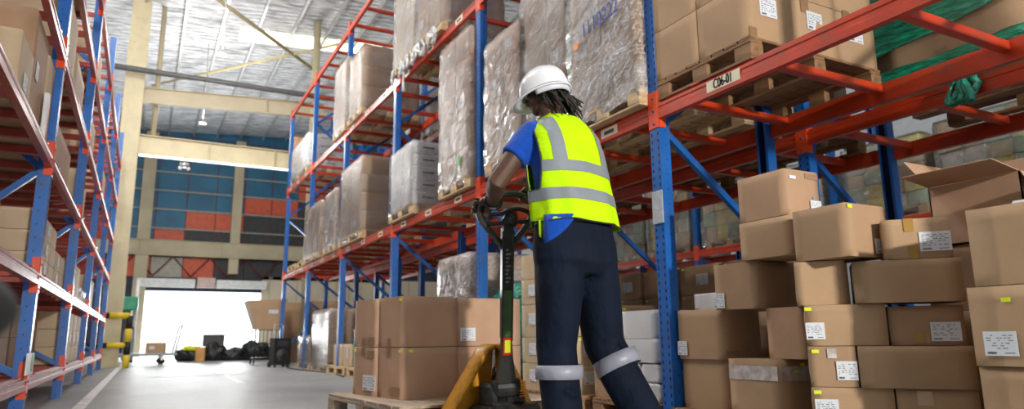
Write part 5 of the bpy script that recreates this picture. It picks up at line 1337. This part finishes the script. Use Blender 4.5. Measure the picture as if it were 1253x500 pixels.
# dreadlocks from under the helmet to the shoulders
m = MB(); rr = random.Random(12)
hb = HC + hq @ Vector((0, -.02, -.02))
m.ball(HC + hq @ Vector((0, -.022, -.018)), (.083, .088, .085), HAIRM, 20, 14, rot=hq)
for k_ in range(58):
    a = R(rr.uniform(195, 352)); p0 = HC + hq @ Vector((.080 * math.cos(a), .095 * math.sin(a) - .005, rr.uniform(-.045, .0)))
    Lk = rr.uniform(.07, .15); out_ = hq @ Vector((math.cos(a), math.sin(a), 0))
    pts = [p0]
    drift = Vector((rr.uniform(.01, .075), rr.uniform(-.05, .0), 0))
    for s in range(1, 7):
        t = s / 6
        pts.append(p0 + out_ * .035 * math.sin(t * 1.7) + drift * t ** 1.3 + Vector((rr.uniform(-.005, .005), rr.uniform(-.005, .005), -Lk * t)))
    m.tube(pts, [.0062, .0065, .006, .0058, .005, .0045, .0025], HAIRM, 7)
m.build('hair', man)
# wrist strap
w_ = (wrL - elL).normalized(); m = MB(); c = wrL - w_ * .012
u = w_.orthogonal().normalized(); v = w_.cross(u)
m.tube([c + (u * math.cos(2 * PI * i / 24) + v * math.sin(2 * PI * i / 24)) * .036 for i in range(24)], [(.006, .012)] * 24, BLACK, 8, closed=True, ref=tuple(w_)); m.build('wristband', man)
# ------------------------------------------------------------------ light
w = bpy.data.worlds.new('world'); scene.world = w; w.use_nodes = True
bg = w.node_tree.nodes['Background']; bg.inputs[0].default_value = (.93, .97, 1.0, 1); bg.inputs[1].default_value = 3.0
def area(name, loc, target, sx, sy, power, col=(1, 1, 1), spread=180):
    l = bpy.data.lights.new(name, 'AREA'); l.shape = 'RECTANGLE'; l.size = sx; l.size_y = sy; l.energy = power; l.color = col; l.spread = R(spread)
    o = bpy.data.objects.new(name, l); COL.objects.link(o); o.location = loc
    o.rotation_euler = (Vector(target) - Vector(loc)).to_track_quat('-Z', 'Y').to_euler(); return o
# unseen hard key light behind the camera, its direction read from carton shadows
area('unseen_key_light', (1.9, -6.5, 2.6), (2.2, 3.5, 1.2), .26, .26, 125, (1, .95, .88), 70)
area('added_front_fill', (1.6, -8.7, 2.0), (1.6, 5, 1.6), 6, 3.8, 62, (.95, .98, 1))  # broad soft fill added in the assumed opening behind the camera
# daylight of the far doorway
area('far_door_light', (1.9, 30.5, 1.35), (1.7, 10, .8), 4.4, 2.5, 900, (.95, .98, 1))
# hall lamps under the roof: two visible ones, the rest added as fill
for x, y, z, e in ((.6, 2.0, 7.3, 130), (-1.2, 6.0, 7.7, 520), (-1.2, 10.5, 7.7, 560), (1.02, 14.5, 6.2, 330), (7.3, 3, 6.2, 70), (7.3, 9, 6.2, 130), (1.1, 21, 6.6, 300), (-5, 12, 7.2, 450)):
    l = bpy.data.lights.new('hall_and_fill_lamp', 'POINT'); l.energy = e; l.shadow_soft_size = .35; l.color = (1, .98, .95)
    o = bpy.data.objects.new('hall_and_fill_lamp', l); COL.objects.link(o); o.location = (x, y, z)
    if 0 < y < 30 and -2 < x < 2:
        q = MB().cyl((0, 0, .16), (0, 0, 1), .10, .05, STEELG, 18).tube([(0, 0, .16), (0, 0, zr(x) - z)], .01, STEELG, 6)
        tag(q.build('lamp_housing', None, (x, y, z)), 'small round hall lamp hanging from the roof, %s along the aisle' % {2.0: 'nearest', 6.0: 'second', 10.5: 'third', 14.5: 'fourth', 21: 'farthest'}[y], 'lamp', 'hall lamps')
scene.view_settings.view_transform = 'Standard'; scene.view_settings.look = 'None'; scene.view_settings.gamma = 1; scene.view_settings.use_curve_mapping = False
scene.view_settings.exposure = 0.0
